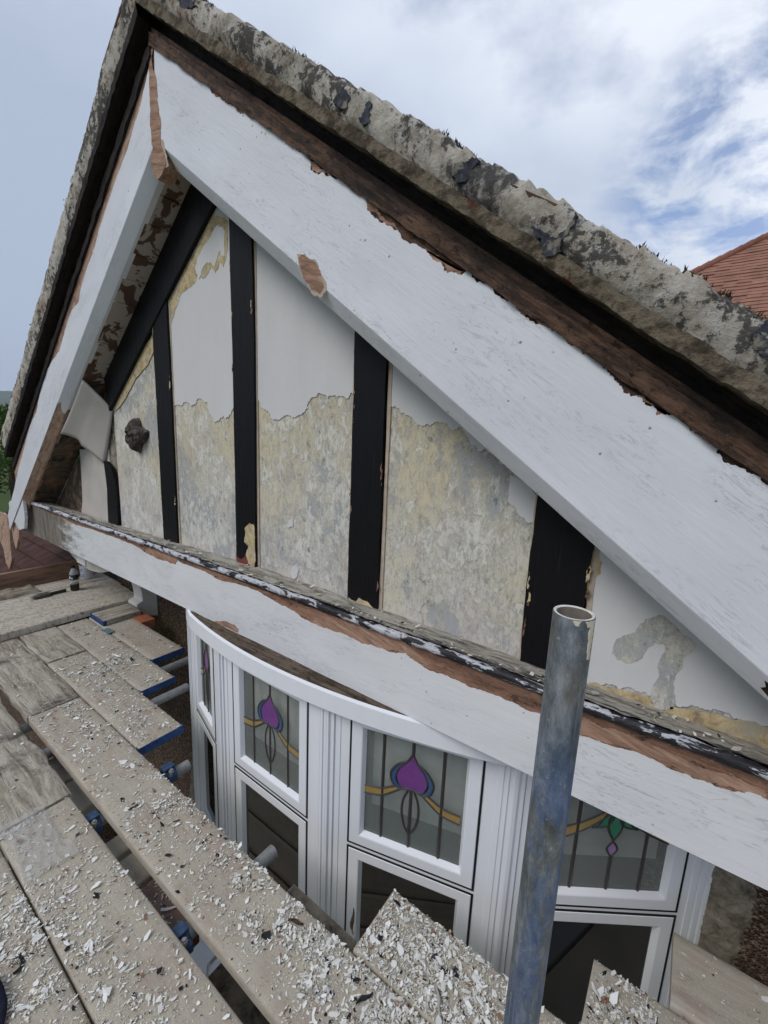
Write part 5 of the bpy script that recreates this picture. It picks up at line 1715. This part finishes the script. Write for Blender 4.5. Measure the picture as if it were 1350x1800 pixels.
# long slivers of paint and wood lying among the flakes
for i, (pt_, L, a, mt, lab) in enumerate(zip([(-0.6584, 0.8520), (-0.7970, 0.7454), (-0.3554, 0.8456), (-0.5168, 0.7302), (-2.8535, 1.1019)], (0.07, 0.05, 0.06, 0.05, 0.07), (2.3, 0.5, -0.8, 1.2, 0.4), (WOOD_R, WOOD_R, FM[2], FM[3], FM[0]),
        ('dark splinter of wood lying near the corner of the square board end', 'grey-brown wood splinter on the long board below the lower window', 'grey curl of paint on the board left of the pole', 'black paint sliver in the thickest flakes at the bottom', 'large white paint curl in the heap near the crosswise planks'))):
    m = MB()
    n = 8
    prof = [(-0.5, 0.0), (-0.3, 0.006), (0.1, 0.008), (0.5, 0.002), (0.35, -0.002), (-0.3, -0.003)]
    m.sweep(prof, [lambda u, v, t=j / n: (L * (t - 0.5), 0.012 * u * (1.1 - abs(t - 0.5) * 1.7) + 0.004 * math.sin(t * 5), 0.005 + v * 0.8 + 0.012 * (t - 0.5) ** 2) for j in range(n + 1)], closed=True)
    o = m.build('paint_sliver' if 'paint' in lab else 'wood_splinter', mt, smooth=50, label=lab, cat='paint sliver' if 'paint' in lab else 'wood splinter')
    o.location = (pt_[0], pt_[1], DZ + 0.003)
    o.rotation_euler = (0, 0, a)

# ------------------------------------------------------------------ small things on the planks
bx, by, bz = -4.185, 1.335, -1.4495
bt = empty('cola_bottle', (bx, by, bz), label='clear plastic bottle with a black cap and an inch of dark cola left', cat='bottle')


def f_pet(k, b):
    k.put(b.inputs['Base Color'], (0.62, 0.64, 0.65))
    b.inputs['Alpha'].default_value = 0.42


PET = material('clear_plastic', f_pet, 0.12, 0.5)
m = MB()
m.lathe([(0.0325, 0.060), (0.031, 0.075), (0.033, 0.10), (0.033, 0.145), (0.028, 0.165), (0.016, 0.188), (0.013, 0.195), (0.013, 0.205)], (bx, by, bz), 28)
m.build('shell', PET, bt, smooth=40)
m = MB()
m.lathe([(0.0, 0.0005), (0.028, 0.0), (0.032, 0.004), (0.033, 0.010), (0.0328, 0.058), (0.0, 0.060)], (bx, by, bz), 28)
m.build('cola', flat('cola', (0.012, 0.006, 0.005), 0.2, 0.5, 0.0), bt, smooth=40)
m = MB()
m.lathe([(0.0335, 0.098), (0.0342, 0.099), (0.0342, 0.142), (0.0335, 0.143)], (bx, by, bz), 28)
lab_ = m.build('label_band', flat('black_label', (0.016, 0.015, 0.02), 0.4, 0.4, 0.1), bt, smooth=40)
m = MB()
for (t, z0, z1, w) in ((-1.35, 0.108, 0.134, 0.10), (-1.05, 0.112, 0.130, 0.07), (-0.75, 0.106, 0.122, 0.12), (-1.7, 0.106, 0.118, 0.08)):
    m.add([(bx + 0.0346 * math.cos(t + q), by + 0.0346 * math.sin(t + q), bz + z) for z in (z0, z1) for q in (-w, w)], [(0, 1, 3, 2)])
m.build('label_print', FM[0], bt, fix=False)
m = MB()
m.lathe([(0.0, 0.222), (0.0145, 0.222), (0.0155, 0.219), (0.0155, 0.200), (0.014, 0.199)], (bx, by, bz), 20)
m.build('cap', flat('black_cap', (0.012, 0.012, 0.013), 0.4, 0.4, 0.05), bt, smooth=40)

ux, uy, uz = -4.43, 1.515, -1.4465
tub = empty('white_tub', (ux, uy, uz), label='round white tub with small blue printing, standing behind the bottle', cat='tub')
m = MB()
m.lathe([(0.0, 0.001), (0.046, 0.0), (0.049, 0.004), (0.053, 0.125), (0.056, 0.126), (0.056, 0.133), (0.053, 0.134), (0.050, 0.126), (0.047, 0.02), (0.0, 0.018)], (ux, uy, uz), 32)
m.build('body', flat('tub_plastic', (0.66, 0.67, 0.72), 0.4, 0.4, 0.03), tub, smooth=40)
m = MB()
for r_ in range(5):
    for c_ in range(5):
        if rnd.random() < 0.22: continue
        t = -1.75 + c_ * 0.24 + rnd.uniform(-0.03, 0.03)
        z0 = 0.025 + r_ * 0.018
        w, h = rnd.uniform(0.06, 0.10), rnd.uniform(0.004, 0.009)
        rr_ = 0.0505 + z0 * 0.032
        m.add([(ux + rr_ * math.cos(t + q), uy + rr_ * math.sin(t + q), uz + z) for z in (z0, z0 + h) for q in (-w, w)], [(0, 1, 3, 2)])
m.build('print', flat('blue_print', (0.06, 0.10, 0.34), 0.5, 0.3, 0.05), tub, fix=False)

br = empty('dust_brush', (-4.19, 1.12, -1.449), label='dark flat brush lying on the plank left of the bottle', cat='brush')
m = MB()
m.sweep([(-0.5, 0), (-0.4, 0.6), (0.4, 0.6), (0.5, 0), (0.3, -0.2), (-0.3, -0.2)], [lambda a, b, t=t, w=w: (-4.19 + a * w, 1.15 + t, -1.443 + b * 0.03 + 0.02 * t) for t, w in ((0, 0.026), (0.03, 0.018), (0.07, 0.016), (0.10, 0.022), (0.12, 0.024))], closed=True)
m.build('handle', flat('brush_handle', (0.03, 0.028, 0.026), 0.6, 0.3, 0.2, 30), br, smooth=50)
m = MB()
m.box(-4.22, -4.16, 1.075, 1.155, -1.449, -1.418)
m.build('head', flat('brush_head', (0.075, 0.068, 0.058), 0.7, 0.3, 0.3, 60), br, bevel=0.008)
m = MB()
for i in range(160):
    x, y = -4.19 + rnd.uniform(-0.028, 0.028), rnd.uniform(1.03, 1.078)
    m.add([(x - 0.002, 1.078, -1.43), (x + 0.002, 1.078, -1.43), (x + rnd.uniform(-0.008, 0.008), y - 0.02, -1.446 + rnd.uniform(0, 0.025))], [(0, 1, 2)])
m.build('bristles', flat('bristle', (0.14, 0.13, 0.115), 0.8, 0.2, 0.3, 90), br, fix=False)

m = MB()
q0 = [(-3.3604, 1.4503)][0]
m.box(q0[0] - 0.09, q0[0] + 0.125, q0[1] - 0.02, q0[1] + 0.09, -1.56, -1.497)
m.build('loose_brick', BRICK, bevel=0.006, label='orange brick lying at the foot of the wall below the corbel', cat='brick')
q0 = [(-3.2702, 1.2131)][0]
m = MB()
m.prism(ragc([(q0[0] - 0.05, q0[1] - 0.02), (q0[0] + 0.06, q0[1] - 0.012), (q0[0] + 0.05, q0[1] + 0.025), (q0[0] - 0.04, q0[1] + 0.02)], 0.008, 2), DZ + 0.002, DZ + 0.008, lambda u, v, d: (u, v, d + 0.15 * (v - q0[1]) * (v > q0[1])))
m.build('teal_scrap', flat('teal_scrap_paint', (0.10, 0.17, 0.18), 0.6, 0.3, 0.15, 40), label='small teal scrap lying across the joint of two boards', cat='scrap')

# crumpled clear sheet caught on the weathered board at the left
cx_, cy_ = [(-1.7254, 0.3585)][0]
m = grid_mesh(-0.15, 0.15, -0.065, 0.065, 90, 50, lambda x, y: (cx_ + x + 0.02 * noise3(x, y, 8, 8, 2), cy_ + y + 0.03 * noise3(x, y, 4, 6, 2), DZ + 0.009 + 0.022 * abs(noise3(x * 0.7 + y * 0.5, y - x * 0.6, 1, 14, 1)) + 0.014 * (0.4 - abs(noise3(x * 0.35 + y * 0.3, y, 3, 34, 1))) + 0.005 * abs(noise3(x, y * 0.5, 6, 60, 1))))


def f_film(k, b):
    k.put(b.inputs['Base Color'], (0.55, 0.55, 0.53))
    b.inputs['Alpha'].default_value = 0.30


m.build('plastic_film', material('clear_film', f_film, 0.05, 1.0), fix=False, smooth=80, label='crumpled shiny clear plastic film on the grey boards at the left edge', cat='plastic film')
# navy work glove scrap at the lower left edge
gx, gy = [(-1.2348, 0.1619)][0]
m = MB()
prof = [(math.cos(t), math.sin(t)) for t in [6.283 * i / 14 for i in range(14)]]
m.sweep(prof, [lambda a, b, t=t, r=r: (gx + t, gy + a * r * 1.2 - 0.02 + 0.005 * noise3(t, a, b, 20, 2), DZ + 0.004 + max(0, r * 0.75 * (b + 1)) + 0.004 * noise3(t, a, b, 24, 3)) for t, r in ((-0.12, 0.008), (-0.10, 0.020), (-0.05, 0.022), (-0.01, 0.020), (0.015, 0.013), (0.03, 0.007), (0.034, 0.001))], closed=True)
m.build('navy_rag', flat('navy_cloth', (0.018, 0.018, 0.035), 0.9, 0.1, 0.3, 60), smooth=70, label='bunched dark navy rag at the lower left edge of the deck', cat='rag')
# thin pale strip leaning in the corner left of the bow
m = MB()
m.box(-2.62, -2.56, 1.38, 1.395, -2.9, -1.86, fn=lambda x, y, z: (x, y + (z + 2.9) * 0.12, z))
m.build('leaning_strip', CEMENT, label='pale strip of board leaning in the corner left of the bow window', cat='board')

# ------------------------------------------------------------------ neighbouring roofs, tree
nb = empty('neighbour_house', (4.0, 11, GZ), label='neighbouring house with a hipped red tiled roof beyond the mossy verge', cat='house')
hx = lambda t: (-0.3 + 0.74 * t, 9.0 + 0.62 * t, 2.76 + 0.52 * t)      # the hip line
E0, E1 = hx(-4.2), hx(2.6)
m = MB()
m.box(E0[0] + 0.4, 10.0, E0[1] + 0.5, 14, GZ, E0[2] - 0.1)
m.build('wall', BRICK, nb)
m = MB()
m.add([E0, (11, E0[1], E0[2]), (11, E1[1], E1[2]), E1, (E0[0], 16.0, E0[2]), (E1[0], 16.0 - 1.0, E1[2])], [(0, 1, 2, 3), (0, 3, 5, 4)])
m.build('roof', REDTILE, nb, fix=False)
m = MB()
sl_ = (E1[2] - E0[2]) / (E1[1] - E0[1])
cl = math.hypot(1, sl_)
row = 0
y = E0[1]
while y < E1[1]:
    z = E0[2] + sl_ * (y - E0[1])
    xh = -0.3 + 0.74 * (y - 9.0) / 0.62
    x = xh + (0.08 if row % 2 else 0)
    while x < 3.2:
        if x > -1.8 and y > 7.5:
            l = rnd.uniform(0, 0.008)
            m.box(x, x + 0.1635, -0.02, 0.14, 0.012, 0.045, fn=lambda a, b, c, y=y, z=z, l=l: (a, y + b / cl - (c + l) * sl_ / cl, z + b * sl_ / cl + (c + l - b * 0.14) / cl))
        x += 0.165
    y += 0.10 / cl
    row += 1
m.build('roof_tile', PALETILE, nb, fix=False, kind='stuff')
m = MB()
for j in range(40):
    a, b = Vector(hx(-4.2 + 0.17 * j)), Vector(hx(-4.2 + 0.17 * j + 0.19))
    m.tube(a + Vector((0, 0, 0.02)), b + Vector((0, 0, 0.035)), 0.075, 10)
m.build('hip_tile', REDTILE, nb, smooth=40, kind='stuff')

# the low dark tiled lean-to under the left eaves
lt = empty('lean_to', (-6.2, 2.5, GZ), label='low dark red tiled lean-to roof below the left eaves', cat='lean-to')
m = MB()
m.box(-8.0, -4.75, 1.2, 5.0, GZ, -1.75)
m.build('wall', PEBBLE, lt)
c = 0
DARKTILE = flat('old_dark_tile', (0.060, 0.032, 0.027), 0.9, 0.15, 0.35, 9)
for r_ in range(16):
    for f in range(24):
        x = -4.70 - f * 0.165 - (0.08 if r_ % 2 else 0)
        y = 0.95 + r_ * 0.13
        z = -1.83 + r_ * 0.075
        if r_ > 9 and f > 14: continue
        mm = MB()
        mm.box(x - 0.16, x, y, y + 0.22, z, z + 0.014, fn=lambda a, b, d_, y=y, z=z: (a, b, d_ + (b - y) * 0.45))
        if f < 12:
            mm.build('roof_tile', DARKTILE, lt)
m = MB()
m.box(-8.0, -4.74, 0.95, 4.0, -1.88, -1.85, fn=lambda a, b, d_: (a, b, d_ + (b - 0.95) * 0.575))
m.build('roof_deck', WOOD_D, lt)

tr_ = empty('tree', (-26.5, 6.4, GZ), label='leafy green tree far off beyond the left eaves', cat='tree')
m = MB()
for (p0, p1, r) in (((-26.5, 6.4, GZ), (-26.4, 6.4, -2.5), 0.22), ((-26.4, 6.4, -2.6), (-25.6, 6.0, -0.8), 0.12), ((-26.4, 6.4, -2.6), (-27.2, 6.9, -0.6), 0.12), ((-26.4, 6.4, -2.5), (-26.4, 6.2, 0.1), 0.10)):
    m.tube(p0, p1, r, 8)
m.build('trunk', BARK, tr_)
m = MB()
rg = random.Random(5)
cl_ = [(rg.gauss(-26.4, 1.1), rg.gauss(6.4, 1.1), rg.uniform(-3.0, 0.35), rg.uniform(0.35, 0.7)) for _ in range(46)]
for (x, y, z, r) in cl_:
    for _ in range(190):
        v = Vector((rg.gauss(0, 1), rg.gauss(0, 1), rg.gauss(0, 1))).normalized() * r * rg.uniform(0.5, 1.05)
        a = Vector((rg.gauss(0, 1), rg.gauss(0, 1), rg.gauss(0, 1))).normalized() * rg.uniform(0.05, 0.11)
        b = a.orthogonal() * 0.5
        p_ = Vector((x, y, z)) + v
        m.add([p_ - a, p_ + b, p_ + a, p_ - b], [(0, 1, 2, 3)])
m.build('crown', LEAF, tr_, fix=False)
